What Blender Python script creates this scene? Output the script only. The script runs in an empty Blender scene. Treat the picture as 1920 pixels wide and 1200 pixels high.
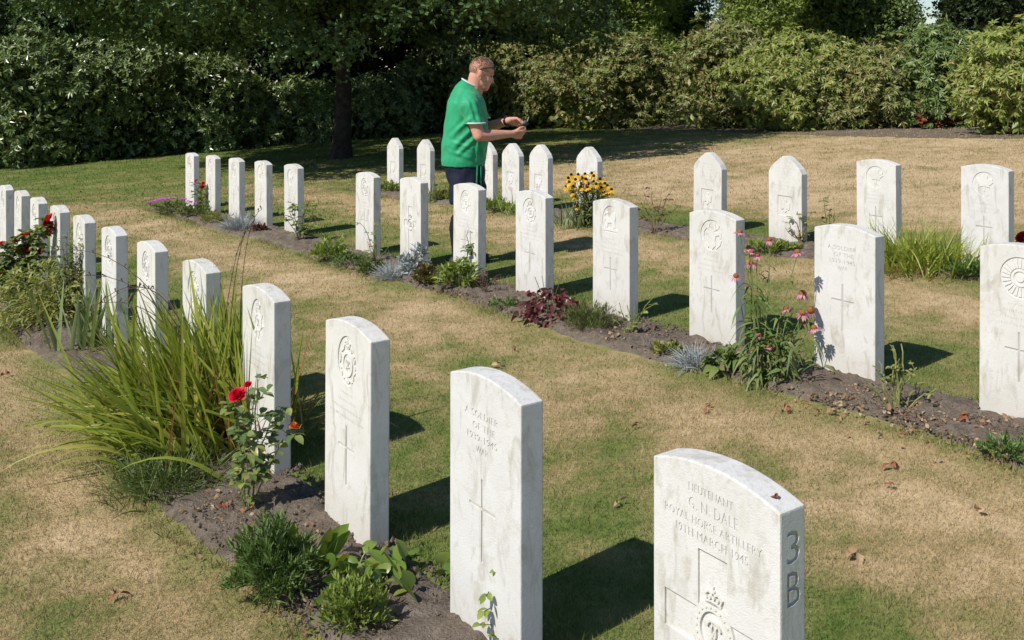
import bpy, bmesh, math, random
import numpy as np
from mathutils import Vector, Matrix
SC = bpy.context.scene
COL = SC.collection
# ------------------------------------------------------------------ camera
F, CY, H = 1916.3, 97.0, 1.721            # focal (px of a 1920 wide picture), principal row, eye height
GX, GY = .05661, -.02033                  # slope of the lawn
cam = bpy.data.cameras.new('camera'); camo = bpy.data.objects.new('camera', cam); COL.objects.link(camo)
camo.location = (0, 0, H); camo.rotation_euler = (math.radians(90), 0, 0)
cam.sensor_width = 36; cam.lens = 36 * F / 1920; cam.shift_y = -(600 - CY) / 1920
cam.clip_start = .05; cam.clip_end = 1000
SC.camera = camo
# ------------------------------------------------------------------ light
SUN_AZ = math.radians(39); SUN_EL = math.radians(46)   # SUN_AZ: the way shadows run
W = bpy.data.worlds.new('World'); SC.world = W; W.use_nodes = True
nt = W.node_tree; sky = nt.nodes.new('ShaderNodeTexSky'); sky.sky_type = 'NISHITA'; sky.sun_disc = False
sky.sun_elevation = SUN_EL; sky.sun_rotation = math.atan2(-math.cos(SUN_AZ), -math.sin(SUN_AZ))
sky.air_density = 1.0; sky.dust_density = .05; sky.ozone_density = 3.0
hz = nt.nodes.new('ShaderNodeMix'); hz.data_type = 'RGBA'; hz.blend_type = 'MULTIPLY'; hz.inputs[0].default_value = 1; hz.inputs[7].default_value = (.95, .99, 1.06, 1)
nt.links.new(sky.outputs[0], hz.inputs[6]); nt.links.new(hz.outputs[2], nt.nodes['Background'].inputs[0]); nt.nodes['Background'].inputs[1].default_value = .085
sl = bpy.data.lights.new('sun', 'SUN'); sl.energy = 4.6; sl.angle = math.radians(.5); sl.color = (1, .955, .88)
so = bpy.data.objects.new('sun', sl); COL.objects.link(so); so.location = (-20, -15, 30)
so.rotation_euler = Vector((math.cos(SUN_AZ) * math.cos(SUN_EL), math.sin(SUN_AZ) * math.cos(SUN_EL), -math.sin(SUN_EL))).to_track_quat('-Z', 'Y').to_euler()
SC.view_settings.view_transform = 'Standard'; SC.view_settings.look = 'None'
SC.view_settings.exposure = .13; SC.view_settings.gamma = 1
SC.cycles.max_bounces = 5; SC.cycles.transparent_max_bounces = 4
# ------------------------------------------------------------------ helpers
TH = math.radians(-55.83)                  # the headstone rows run along A, their backs face NB
A = np.array([math.cos(TH), math.sin(TH)]); NB = np.array([-math.sin(TH), math.cos(TH)])
ROWD = (1.646, 4.473, 7.3625)
def gz(x, y): return GX * x + GY * y
def at(px, py):                            # the point of the sloping lawn seen at a place of the photograph
    u = px - 960; y = F * H / (py - CY + GX * u + GY * F); return (u * y / F, y)
def st(s_t, s_s): p = A * s_t + NB * s_s; return float(p[0]), float(p[1])
def hgt(px, py, y): return H - (py - CY) * y / F   # height seen at a row of the photograph, at a given distance
def tag(o, label=None, cat=None, group=None, kind=None):
    if label: o['label'] = label
    if cat: o['category'] = cat
    if group: o['group'] = group
    if kind: o['kind'] = kind
    return o
def thing(name, label, cat, x, y, group=None, z=None, rot=0):
    o = bpy.data.objects.new(name, None); COL.objects.link(o); o.empty_display_size = .1
    o.location = (x, y, gz(x, y) if z is None else z); o.rotation_euler = (0, 0, rot)
    return tag(o, label, cat, group)
class G:
    """collects vertex / face batches and links them as one mesh"""
    def __init__(s): s.v = []; s.f = []; s.n = 0
    def add(s, v, f):
        v = np.asarray(v, dtype=np.float32).reshape(-1, 3); f = np.asarray(f, dtype=np.int32)
        s.v.append(v); s.f.append(f + s.n); s.n += len(v)
    def build(s, name, mat, parent=None, smooth=False):
        me = bpy.data.meshes.new(name)
        if s.n:
            v = np.concatenate(s.v); me.vertices.add(len(v)); me.vertices.foreach_set('co', v.ravel())
            tot = np.concatenate([np.full(len(f), f.shape[1], np.int32) for f in s.f])
            idx = np.concatenate([f.ravel() for f in s.f])
            me.loops.add(len(idx)); me.loops.foreach_set('vertex_index', idx)
            me.polygons.add(len(tot)); st_ = np.concatenate([[0], np.cumsum(tot)[:-1]]).astype(np.int32)
            me.polygons.foreach_set('loop_start', st_); me.polygons.foreach_set('loop_total', tot)
            me.polygons.foreach_set('use_smooth', np.full(len(tot), bool(smooth)))
            me.update(calc_edges=True); me.validate()
        return link(name, me, mat, parent)
def link(name, me, mat, parent=None):
    o = bpy.data.objects.new(name, me); COL.objects.link(o); me.name = name
    if mat: me.materials.clear(); me.materials.append(mat)
    if parent: o.parent = parent
    return o
def unit(v): return v / np.maximum(np.linalg.norm(v, axis=-1, keepdims=True), 1e-9)
def rdir(rng, n): return unit(rng.normal(size=(n, 3)))
UPV = np.array([0, 0, 1.])
def sidev(D, roll):
    s = np.cross(D, UPV); bad = np.linalg.norm(s, axis=1) < 1e-3; s[bad] = (1, 0, 0); s = unit(s)
    t = unit(np.cross(s, D)); return s * np.cos(roll)[:, None] + t * np.sin(roll)[:, None]
def kite(g, P, D, L, Wd, rng, roll=.6, fold=.2, face=None):
    n = len(P)
    if face is None: s = sidev(D, rng.normal(0, roll, n))
    else: s = unit(np.cross(D, face + rng.normal(0, roll * .6, (n, 3))) + 1e-6)
    nr = np.cross(s, D)
    L = np.broadcast_to(L, n)[:, None]; w = np.broadcast_to(Wd, n)[:, None] / 2
    C = P + D * L * .5 - nr * w * fold
    V = np.stack([P, P + D * L * .48 - s * w + nr * w * fold, C, P + D * L * .48 + s * w + nr * w * fold, P + D * L], 1)
    b = np.arange(n)[:, None] * 5
    g.add(V, np.concatenate([b + [0, 3, 4, 2], b + [0, 2, 4, 1]]))
PR_SWORD = lambda s: np.where(s < .15, .55 + 3 * s, 1) * np.maximum(1 - np.maximum(s - .35, 0) / .65, 0) ** .75 + .03
PR_OVAL = lambda s: np.maximum(np.sin(np.pi * np.clip(s, 0, 1) ** .8), 0) ** .75 + .03
PR_LANCE = lambda s: np.maximum(np.sin(np.pi * np.clip(s, 0, 1) ** .6), 0) + .04
def blades(g, P, D, L, Wd, rng, droop=.3, seg=5, prof=PR_SWORD, fold=.25, roll=.5, stalk=0.):
    n = len(P); L = np.broadcast_to(L, n).astype(float); Wd = np.broadcast_to(Wd, n).astype(float); droop = np.broadcast_to(droop, n)
    s = np.linspace(0, 1, seg + 1); side = sidev(D, rng.normal(0, roll, n))
    pos = P[:, None] + D[:, None] * (L[:, None] * s)[..., None]
    pos[..., 2] -= (droop * L)[:, None] * s ** 2
    tan = np.repeat(D[:, None], seg + 1, 1).copy(); tan[..., 2] -= 2 * droop[:, None] * s; tan = unit(tan)
    nr = np.cross(side[:, None], tan)
    sp = np.clip((s - stalk) / (1 - stalk), 0, 1); pw = np.where(s < stalk, .08, prof(sp))
    w = (Wd[:, None] / 2 * pw)[..., None]
    V = np.stack([pos - side[:, None] * w + nr * w * fold, pos, pos + side[:, None] * w + nr * w * fold], 2)
    m = 3 * (seg + 1); b = (np.arange(n) * m)[:, None, None]; k = (np.arange(seg) * 3)[None, :, None]
    q1 = (b + k + np.array([0, 1, 4, 3])).reshape(-1, 4); q2 = (b + k + np.array([1, 2, 5, 4])).reshape(-1, 4)
    g.add(V, np.concatenate([q1, q2]))
def tube(g, pts, rad, k=5):
    pts = np.asarray(pts, float); n = len(pts); rad = np.broadcast_to(rad, n)
    t = unit(np.gradient(pts, axis=0)); ref = np.array([1., 0, 0]) if abs(t[0][0]) < .8 else np.array([0, 1., 0])
    u = unit(np.cross(t, ref)); v = np.cross(t, u); a = np.linspace(0, 2 * np.pi, k, endpoint=False)
    V = pts[:, None] + rad[:, None, None] * (u[:, None] * np.cos(a)[None, :, None] + v[:, None] * np.sin(a)[None, :, None])
    f = [[i * k + j, i * k + (j + 1) % k, (i + 1) * k + (j + 1) % k, (i + 1) * k + j] for i in range(n - 1) for j in range(k)]
    g.add(V, f); g.add(V[-1], [list(range(k))]); g.add(V[0], [list(range(k))[::-1]])
def bez(p0, p1, p2, n=7):
    s = np.linspace(0, 1, n)[:, None]; p0, p1, p2 = map(np.asarray, (p0, p1, p2))
    return (1 - s) ** 2 * p0 + 2 * s * (1 - s) * p1 + s ** 2 * p2
def ellip(g, c, r, R=None, nu=14, nv=9):
    th = np.linspace(0, np.pi, nv + 1)[1:-1]; ph = np.linspace(0, 2 * np.pi, nu, endpoint=False)
    V = [(0, 0, 1)] + [(math.sin(t) * math.cos(p), math.sin(t) * math.sin(p), math.cos(t)) for t in th for p in ph] + [(0, 0, -1)]
    V = np.array(V) * np.asarray(r)
    if R is not None: V = V @ np.asarray(R).T
    V = V + np.asarray(c); m = len(th); q = []; t3 = []
    for j in range(nu):
        t3.append([0, 1 + j, 1 + (j + 1) % nu]); t3.append([len(V) - 1, 1 + (m - 1) * nu + (j + 1) % nu, 1 + (m - 1) * nu + j])
        for i in range(m - 1):
            a = 1 + i * nu; q.append([a + j, a + nu + j, a + nu + (j + 1) % nu, a + (j + 1) % nu])
    g.add(V, t3); g.f.append(np.array(q, np.int32) + g.n - len(V))
def chain(g, pts, rad, k=12):              # tapering limb with round joints
    pts = np.asarray(pts, float); rad = list(np.broadcast_to(rad, len(pts)))
    for i in range(len(pts) - 1): tube(g, [pts[i], pts[i + 1]], np.array([rad[i], rad[i + 1]]), k)
    for p, r in zip(pts, rad): ellip(g, p, (r, r, r), None, k, 8)
def loft(g, secs, k=24, e=2.3):            # secs: (centre xyz, half x, half y, optional tilt)
    a = np.linspace(0, 2 * np.pi, k, endpoint=False); c, s = np.cos(a), np.sin(a)
    X = np.sign(c) * np.abs(c) ** (2 / e); Y = np.sign(s) * np.abs(s) ** (2 / e); V = []
    for sec in secs:
        (x, y, z), rx, ry = sec[:3]; tl = sec[3] if len(sec) > 3 else 0.
        V.append(np.stack([x + X * rx * math.cos(tl), y + Y * ry, z + X * rx * math.sin(tl)], 1))
    V = np.array(V); n = len(secs)
    g.add(V, [[i * k + j, i * k + (j + 1) % k, (i + 1) * k + (j + 1) % k, (i + 1) * k + j] for i in range(n - 1) for j in range(k)])
    g.add(V[0], [list(range(k))[::-1]]); g.add(V[-1], [list(range(k))])
def evaluated(o, drop=True):
    dg = bpy.context.evaluated_depsgraph_get(); dg.update()
    me = bpy.data.meshes.new_from_object(o.evaluated_get(dg))
    if drop: bpy.data.objects.remove(o)
    return me
def remesh(g, vox, smooth_it=3, fac=.5):
    o = g.build('tmp', None); m = o.modifiers.new('r', 'REMESH'); m.mode = 'VOXEL'; m.voxel_size = vox
    if smooth_it: s = o.modifiers.new('s', 'SMOOTH'); s.iterations = smooth_it; s.factor = fac
    me = evaluated(o); me.polygons.foreach_set('use_smooth', np.ones(len(me.polygons), bool)); return me
def vnoise(x, y, seed=0):
    def h(i, j): 
        v = np.sin(i * 127.1 + j * 311.7 + seed * 74.7) * 43758.5453; return v - np.floor(v)
    i, j = np.floor(x), np.floor(y); fx, fy = x - i, y - j; fx = fx * fx * (3 - 2 * fx); fy = fy * fy * (3 - 2 * fy)
    return (h(i, j) * (1 - fx) + h(i + 1, j) * fx) * (1 - fy) + (h(i, j + 1) * (1 - fx) + h(i + 1, j + 1) * fx) * fy
# ------------------------------------------------------------------ materials
class NT:
    def __init__(s, name):
        s.m = bpy.data.materials.new(name); s.m.use_nodes = True; s.t = s.m.node_tree; s.b = s.t.nodes['Principled BSDF']; s.out = s.t.nodes['Material Output']
    def n(s, t, **k):
        o = s.t.nodes.new(t)
        for a, v in k.items(): setattr(o, a, v)
        return o
    def l(s, a, b): s.t.links.new(a, b)
    def put(s, sock, v):
        if isinstance(v, bpy.types.NodeSocket): s.l(v, sock)
        else: sock.default_value = v
    def math(s, op, a, b=0., c=None):
        o = s.n('ShaderNodeMath', operation=op); s.put(o.inputs[0], a); s.put(o.inputs[1], b)
        if c is not None: s.put(o.inputs[2], c)
        return o.outputs[0]
    def noise(s, vec, scale, detail=4, rough=.55, dist=0.):
        o = s.n('ShaderNodeTexNoise'); o.inputs['Scale'].default_value = scale; o.inputs['Detail'].default_value = detail
        o.inputs['Roughness'].default_value = rough; o.inputs['Distortion'].default_value = dist
        if vec: s.l(vec, o.inputs['Vector'])
        return o.outputs['Fac']
    def ramp(s, fac, stops, interp='LINEAR'):
        o = s.n('ShaderNodeValToRGB'); s.l(fac, o.inputs[0]); cr = o.color_ramp; cr.interpolation = interp
        while len(cr.elements) < len(stops): cr.elements.new(.5)
        for e, (p, c) in zip(cr.elements, stops): e.position = p; e.color = (*c, 1) if len(c) == 3 else c
        return o.outputs[0]
    def mix(s, fac, a, b, mode='MIX'):
        o = s.n('ShaderNodeMix', data_type='RGBA', blend_type=mode); s.put(o.inputs[0], fac)
        for sk, v in ((o.inputs[6], a), (o.inputs[7], b)):
            if isinstance(v, tuple): v = (*v, 1) if len(v) == 3 else v
            s.put(sk, v)
        return o.outputs[2]
    def bump(s, h, strength, dist):
        o = s.n('ShaderNodeBump'); o.inputs['Strength'].default_value = strength; o.inputs['Distance'].default_value = dist
        s.l(h, o.inputs['Height']); s.l(o.outputs[0], s.b.inputs['Normal'])
    def base(s, c, rough=.6, spec=.5):
        if isinstance(c, tuple): c = (*c, 1)
        s.put(s.b.inputs['Base Color'], c); s.b.inputs['Roughness'].default_value = rough; s.b.inputs['Specular IOR Level'].default_value = spec; return s.m
def g3(v): return (v, v, v)
def leafmat(name, cols, rough=.45, spec=.4, trans=.25, tcol=(1.25, 1.25, .5)):
    t = NT(name); ge = t.n('ShaderNodeNewGeometry'); n = len(cols)
    c = t.ramp(ge.outputs['Random Per Island'], [(i / max(n - 1, 1), k) for i, k in enumerate(cols)])
    t.base(c, rough, spec)
    if trans:
        tr = t.n('ShaderNodeBsdfTranslucent'); t.l(t.mix(1., c, tcol, 'MULTIPLY'), tr.inputs[0])
        mx = t.n('ShaderNodeMixShader'); mx.inputs[0].default_value = trans; t.l(t.b.outputs[0], mx.inputs[1]); t.l(tr.outputs[0], mx.inputs[2]); t.l(mx.outputs[0], t.out.inputs[0])
    return t.m
def plain(name, c, rough=.6, spec=.4, var=.25, scale=30):
    t = NT(name); tc = t.n('ShaderNodeTexCoord').outputs['Object']; f = t.noise(tc, scale, 3)
    lo = tuple(x * (1 - var) for x in c); hi = tuple(min(1, x * (1 + var)) for x in c)
    t.base(t.ramp(f, [(.3, lo), (.7, hi)]), rough, spec); t.bump(f, .15, .004); return t.m
def lawn_nodes(t, blade=False):
    P = t.n('ShaderNodeNewGeometry').outputs['Position']
    def dot(v): 
        o = t.n('ShaderNodeVectorMath', operation='DOT_PRODUCT'); t.l(P, o.inputs[0]); o.inputs[1].default_value = v; return o.outputs['Value']
    s = dot((NB[0], NB[1], 0)); tt = dot((A[0], A[1], 0))
    fl = t.n('ShaderNodeVectorMath', operation='MULTIPLY'); t.l(P, fl.inputs[0]); fl.inputs[1].default_value = (1, 1, 0); fl = fl.outputs[0]
    n1 = t.noise(fl, .9, 4, .6, .4); n2 = t.noise(fl, 3.2, 5, .65, .3); n3 = t.noise(fl, 45, 3, .7); n4 = t.noise(fl, 11, 4, .7)
    ph = t.math('FRACT', t.math('DIVIDE', t.math('ADD', t.math('SUBTRACT', s, 1.646 - 2.858), t.math('MULTIPLY', t.math('SUBTRACT', n2, .5), .5)), 2.858))
    dry = t.ramp(ph, [(0, g3(.24)), (.17, g3(.30)), (.32, g3(.40)), (.45, g3(.60)), (.66, g3(.78)), (.76, g3(.68)), (.83, g3(.5)), (1, g3(.28))])
    # past the last row: greener to the left, parched to the right
    far = t.ramp(t.math('MULTIPLY_ADD', tt, .04, .98), [(.0, g3(.22)), (.2, g3(.36)), (.34, g3(.52)), (.45, g3(.85)), (1, g3(.97))])
    mf = t.n('ShaderNodeMapRange'); t.l(s, mf.inputs[0]); mf.inputs[1].default_value = 8.3; mf.inputs[2].default_value = 9.6
    mt = t.n('ShaderNodeMapRange'); t.l(tt, mt.inputs[0]); mt.inputs[1].default_value = -14.5; mt.inputs[2].default_value = -18
    d = t.mix(t.math('MAXIMUM', mf.outputs[0], mt.outputs[0]), dry, far)
    ml = t.n('ShaderNodeMapRange'); t.l(s, ml.inputs[0]); ml.inputs[1].default_value = .95; ml.inputs[2].default_value = .6
    d = t.mix(ml.outputs[0], d, g3(.50))
    k = t.math('ADD', d, t.math('MULTIPLY', t.math('SUBTRACT', n1, .5), 1.1)); k = t.math('ADD', k, t.math('MULTIPLY', t.math('SUBTRACT', n2, .5), 1.1))
    k = t.math('ADD', k, t.math('MULTIPLY', t.math('SUBTRACT', n4, .5), .35))
    if blade: k = t.math('ADD', k, t.math('MULTIPLY', t.math('SUBTRACT', t.n('ShaderNodeNewGeometry').outputs['Random Per Island'], .5), .5))
    c = t.ramp(k, [(.08, (.095, .145, .03)), (.34, (.165, .19, .055)), (.54, (.255, .225, .09)), (.74, (.395, .296, .156)), (1, (.53, .405, .24))])
    v = t.ramp(n3, [(.25, g3(.78 if not blade else .9)), (.75, g3(1.22 if not blade else 1.15))])
    return t.mix(1., c, v, 'MULTIPLY'), n3, n4
M = {}
t = NT('lawn'); c, n3, n4 = lawn_nodes(t); M['lawn'] = t.base(c, .9, .1); t.bump(t.math('ADD', n3, n4), .5, .02)
t = NT('grass_blade'); c, _, _ = lawn_nodes(t, True); M['grass'] = t.base(t.mix(1., c, g3(1.12), 'MULTIPLY'), .6, .25)
tr = t.n('ShaderNodeBsdfTranslucent'); t.l(c, tr.inputs[0]); mx = t.n('ShaderNodeMixShader'); mx.inputs[0].default_value = .3
t.l(t.b.outputs[0], mx.inputs[1]); t.l(tr.outputs[0], mx.inputs[2]); t.l(mx.outputs[0], t.out.inputs[0])
t = NT('soil'); P = t.n('ShaderNodeNewGeometry').outputs['Position']; f = t.noise(P, 14, 6, .7); f2 = t.noise(P, 90, 4, .7)
M['soil'] = t.base(t.mix(1., t.ramp(f, [(.25, (.125, .097, .073)), (.55, (.24, .193, .15)), (.8, (.34, .285, .228))]), t.ramp(f2, [(.3, g3(.7)), (.7, g3(1.25))]), 'MULTIPLY'), .95, .1)
t.bump(t.math('ADD', f, f2), .9, .025)
def stonemat(name, k, worn):
    t = NT(name); tc = t.n('ShaderNodeTexCoord').outputs['Object']; oi = t.n('ShaderNodeObjectInfo').outputs['Random']
    off = t.n('ShaderNodeVectorMath', operation='ADD'); t.l(tc, off.inputs[0]); cmb = t.n('ShaderNodeCombineXYZ'); t.l(t.math('MULTIPLY', oi, 37.), cmb.inputs[0]); t.l(t.math('MULTIPLY', oi, 91.), cmb.inputs[2]); t.l(cmb.outputs[0], off.inputs[1]); v = off.outputs[0]
    sc = t.n('ShaderNodeVectorMath', operation='MULTIPLY'); t.l(v, sc.inputs[0]); sc.inputs[1].default_value = (1, 1, .35)
    n1 = t.noise(v, 5.5, 5, .6, .6); n2 = t.noise(sc.outputs[0], 16, 5, .65, .8); n3 = t.noise(v, 240, 3, .7); n4 = t.noise(v, 60, 4, .7)
    c = t.ramp(n1, [(.3, tuple(k * q for q in (.74, .725, .69))), (.55, tuple(k * q for q in (.795, .783, .755))), (.75, tuple(k * q for q in (.835, .828, .808)))])
    # rain streaks and blotches of grey-buff weathering
    c = t.mix(t.ramp(n2, [(.52, g3(0)), (.68, g3(worn))]), c, tuple(k * q for q in (.53, .495, .42)))
    sep = t.n('ShaderNodeSeparateXYZ'); t.l(tc, sep.inputs[0])
    lo = t.n('ShaderNodeMapRange'); t.l(sep.outputs[2], lo.inputs[0]); lo.inputs[1].default_value = .22; lo.inputs[2].default_value = -.02
    c = t.mix(t.math('MULTIPLY', lo.outputs[0], t.ramp(n1, [(.3, g3(.12)), (.7, g3(.75))])), c, (.43, .385, .30))
    # lichen speckle on the weathered top
    hi = t.n('ShaderNodeMapRange'); t.l(sep.outputs[2], hi.inputs[0]); hi.inputs[1].default_value = .74; hi.inputs[2].default_value = .84
    c = t.mix(t.math('MULTIPLY', hi.outputs[0], t.ramp(n4, [(.5, g3(0)), (.62, g3(.55))])), c, (.47, .455, .43))
    c = t.mix(t.ramp(n4, [(.66, g3(0)), (.74, g3(.35 * worn))]), c, (.42, .40, .37))
    c = t.mix(1., c, t.ramp(oi, [(0, (.93, .92, .89)), (.5, (1, .985, .955)), (1, (.97, .97, .97))]), 'MULTIPLY')
    n5 = t.noise(v, 9, 6, .7, 1.5); c = t.mix(t.ramp(n5, [(.56, g3(0)), (.66, g3(.45 * worn))]), c, (.50, .45, .36))
    t.base(c, .8, .25); t.bump(t.math('ADD', n3, t.math('MULTIPLY', n4, 1.3)), .32, .004); return t.m
M['stone'] = stonemat('white_stone', .885, .8); M['inlay'] = stonemat('stained_shaded_carving', .70, .6); M['relief'] = stonemat('carved_stone', .93, .3)  # inlay is darker: groove stain and groove shade in one colour
M['bark'] = plain('bark', (.045, .037, .03), .9, .1, .5, 9); M['twig'] = plain('twig', (.19, .13, .08), .8, .2, .3, 40)
M['stemg'] = plain('green_stem', (.16, .2, .06), .6, .3, .3, 40); M['stemr'] = plain('brown_stem', (.13, .08, .05), .7, .3, .3, 40)
M['rhodo'] = leafmat('glossy_dark_leaf', [(.08, .13, .036), (.125, .18, .055), (.18, .235, .08), (.25, .29, .115)], .3, .6, .1)
M['rhodo_y'] = leafmat('yellow_green_leaf', [(.16, .225, .045), (.25, .31, .07), (.38, .40, .10), (.20, .26, .06), (.34, .27, .11)], .4, .45, .25)
M['rhodo_b'] = leafmat('bronze_green_leaf', [(.12, .165, .04), (.20, .25, .065), (.28, .31, .09), (.28, .235, .09), (.24, .17, .075), (.17, .23, .055), (.24, .28, .075)], .42, .45, .2)
M['rhodo_g'] = leafmat('mid_green_rhododendron_leaf', [(.08, .14, .036), (.13, .20, .055), (.19, .265, .08), (.27, .30, .10)], .4, .45, .22)
M['rust'] = leafmat('rust_leaf', [(.30, .085, .04), (.38, .14, .06), (.22, .07, .04)], .6, .2, .3, (1.2, .9, .6))
M['oak'] = leafmat('oak_leaf', [(.06, .105, .032), (.09, .15, .045), (.125, .185, .065)], .4, .45, .2)
M['wood_d'] = leafmat('shaded_wood_leaf', [(.020, .036, .013), (.034, .055, .018), (.05, .072, .022)], .5, .3, .12)  # shade of the wood put into a darker leaf colour
M['acacia'] = leafmat('fresh_green_leaf', [(.20, .28, .065), (.28, .36, .09), (.34, .40, .11), (.22, .29, .075)], .5, .3, .35)
M['yew'] = leafmat('mid_green_leaf', [(.10, .165, .045), (.15, .22, .065), (.20, .26, .08)], .5, .3, .25)
M['sword'] = leafmat('sword_leaf', [(.22, .29, .035), (.34, .38, .055), (.16, .24, .035), (.44, .43, .10), (.27, .33, .05)], .38, .45, .35)
M['sword_dry'] = leafmat('dry_sword_leaf', [(.33, .19, .07), (.42, .29, .13), (.30, .13, .05), (.38, .33, .14)], .6, .3, .3, (1, .9, .6))
M['iris'] = leafmat('pale_iris_leaf', [(.15, .21, .10), (.21, .27, .13), (.25, .29, .13)], .5, .35, .25)
M['olive'] = leafmat('olive_leaf', [(.21, .25, .06), (.31, .33, .09), (.38, .36, .13), (.17, .21, .06)], .5, .35, .3)
M['dkgrass'] = leafmat('dark_grass_leaf', [(.075, .12, .03), (.12, .165, .045), (.18, .215, .06)], .45, .4, .2)
M['feath'] = leafmat('feathery_leaf', [(.10, .17, .045), (.135, .215, .06), (.18, .26, .075)], .5, .35, .25)
M['broad'] = leafmat('broad_leaf', [(.10, .18, .03), (.14, .225, .04), (.20, .28, .055), (.27, .29, .07)], .32, .5, .3)
M['roseleaf'] = leafmat('rose_leaf', [(.10, .165, .055), (.15, .215, .07), (.22, .27, .09), (.34, .34, .10)], .35, .5, .25)
M['limeleaf'] = leafmat('lime_leaf', [(.20, .28, .05), (.28, .34, .08), (.15, .22, .045)], .45, .4, .3)
M['silver'] = leafmat('silver_blade', [(.33, .37, .38), (.42, .46, .46), (.26, .30, .30), (.48, .47, .42)], .6, .3, .15, (1, 1, 1))
M['wine'] = leafmat('wine_leaf', [(.10, .025, .03), (.16, .04, .04), (.20, .075, .055), (.07, .022, .022), (.14, .08, .045)], .35, .5, .2, (1.4, .6, .6))
M['cone_leaf'] = leafmat('coneflower_leaf', [(.10, .165, .045), (.14, .21, .055), (.19, .25, .07), (.2, .17, .085)], .5, .35, .25)
M['red'] = leafmat('red_petal', [(.62, .012, .04), (.74, .022, .06), (.5, .008, .03)], .5, .3, .25, (1.2, .8, .8))
M['orange'] = leafmat('orange_petal', [(.75, .22, .04), (.8, .35, .06), (.6, .12, .05)], .5, .3, .25, (1.2, .9, .7))
M['pink'] = leafmat('pink_petal', [(.55, .16, .33), (.65, .22, .40), (.50, .18, .30), (.62, .32, .36)], .55, .25, .25, (1.1, .9, 1))
M['magenta'] = leafmat('magenta_petal', [(.60, .10, .52), (.68, .18, .62), (.5, .08, .42)], .55, .25, .2, (1, .9, 1))
M['yellow'] = leafmat('yellow_petal', [(.80, .52, .03), (.84, .60, .05), (.76, .42, .02)], .55, .25, .25, (1, 1, .8))
M['cone'] = plain('orange_cone', (.26, .10, .03), .7, .3, .5, 200); M['dkcone'] = plain('dark_cone', (.03, .018, .012), .8, .2, .4, 200)
M['litter'] = leafmat('dead_leaf', [(.34, .19, .09), (.45, .30, .16), (.25, .10, .06), (.50, .38, .22), (.30, .14, .08), (.40, .33, .22), (.2, .12, .07)], .8, .15, .15, (1, .9, .7))
M['redlitter'] = leafmat('red_dead_leaf', [(.36, .07, .035), (.30, .11, .06), (.42, .10, .04)], .7, .2, .15, (1, .8, .7))
# ------------------------------------------------------------------ setting: lawn, beds
xs = np.unique(np.concatenate([np.linspace(-220, -30, 12), np.linspace(-30, 30, 61), np.linspace(30, 220, 12)]))
ys = np.unique(np.concatenate([np.linspace(-120, -4, 8), np.linspace(-4, 45, 50), np.linspace(45, 400, 12)]))
X, Y = np.meshgrid(xs, ys); Z = gz(X, Y); nx, ny = len(xs), len(ys); g = G()
i = (np.arange(ny - 1)[:, None] * nx + np.arange(nx - 1)).reshape(-1, 1)
g.add(np.stack([X, Y, Z], -1).reshape(-1, 3), i + np.array([0, 1, nx + 1, nx]))
tag(g.build('lawn', M['lawn'], None, True), 'mown lawn with parched straw and green patches', 'lawn', kind='structure')
BED_T = ((-13.2, -1.0), (-15.6, -.6), (-15.0, -3.2))
def bed_edge(r, t):   # front edge of the soil, wavering
    t = np.asarray(t, float); return ROWD[r] - .45 + .05 * np.sin(t * 1.7 + r) + .07 * (vnoise(t * 2.3, t * 0 + r, 3) - .5)
def in_bed(x, y):
    s = x * NB[0] + y * NB[1]; t_ = x * A[0] + y * A[1]; m = np.zeros(np.shape(x), bool)
    for r in range(3): m |= (t_ > BED_T[r][0]) & (t_ < BED_T[r][1]) & (s > bed_edge(r, t_) - .01) & (s < ROWD[r] + .10)
    return m
for r in range(3):
    t0, t1 = BED_T[r]; n = int((t1 - t0) / .022); m = 30
    T = np.linspace(t0, t1, n)[:, None] + np.zeros(m); w = np.linspace(0, 1, m)[None]
    fe = bed_edge(r, T) + .03 * (vnoise(T * 9, T * 0, 5) - .5); be = ROWD[r] + .13 + .04 * (vnoise(T * 5, T * 0, 7) - .5)
    S = fe + (be - fe) * w; X = A[0] * T + NB[0] * S; Y = A[1] * T + NB[1] * S
    edge = np.clip(np.minimum(np.minimum(w, 1 - w) * 7, np.minimum(T - t0, t1 - T) * 6), 0, 1)
    hh = -.022 + edge * (.018 + .026 * vnoise(X * 6, Y * 6, 1) + .026 * vnoise(X * 19, Y * 19, 2) + .020 * vnoise(X * 45, Y * 45, 4))
    Z = gz(X, Y) + hh; g = G(); i = (np.arange(n - 1)[:, None] * m + np.arange(m - 1)).reshape(-1, 1)
    g.add(np.stack([X, Y, Z], -1).reshape(-1, 3), i + np.array([0, 1, m + 1, m])[::-1])
    tag(g.build('soil_border', M['soil'], None, True), ('bare soil border along the front row of headstones', 'bare soil border along the middle row of headstones', 'bare soil border along the back row of headstones')[r], 'soil', kind='structure')
# strip of leaf mould in front of the right-hand shrubs
g = G(); Lp = [at(*p) for p in ((1130, 243), (1300, 246), (1420, 249), (1520, 253), (1640, 257), (1760, 259), (1880, 260), (1990, 258))]
pts = np.array(Lp); pts = np.stack([np.interp(np.linspace(0, 7, 90), range(8), pts[:, q]) for q in (0, 1)], 1)
pts += .12 * np.random.default_rng(3).normal(size=pts.shape) * np.array([.2, 1]); bk = pts + np.array([.9, 2.6])
V = np.concatenate([pts, bk]); V = np.column_stack([V, gz(V[:, 0], V[:, 1]) + .006]); n = len(pts)
g.add(V, [[i, i + 1, n + i + 1, n + i] for i in range(n - 1)])
tag(g.build('leaf_mould', M['soil'], None), 'strip of brown leaf mould under the shrubs on the right', 'soil', kind='structure')
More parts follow.
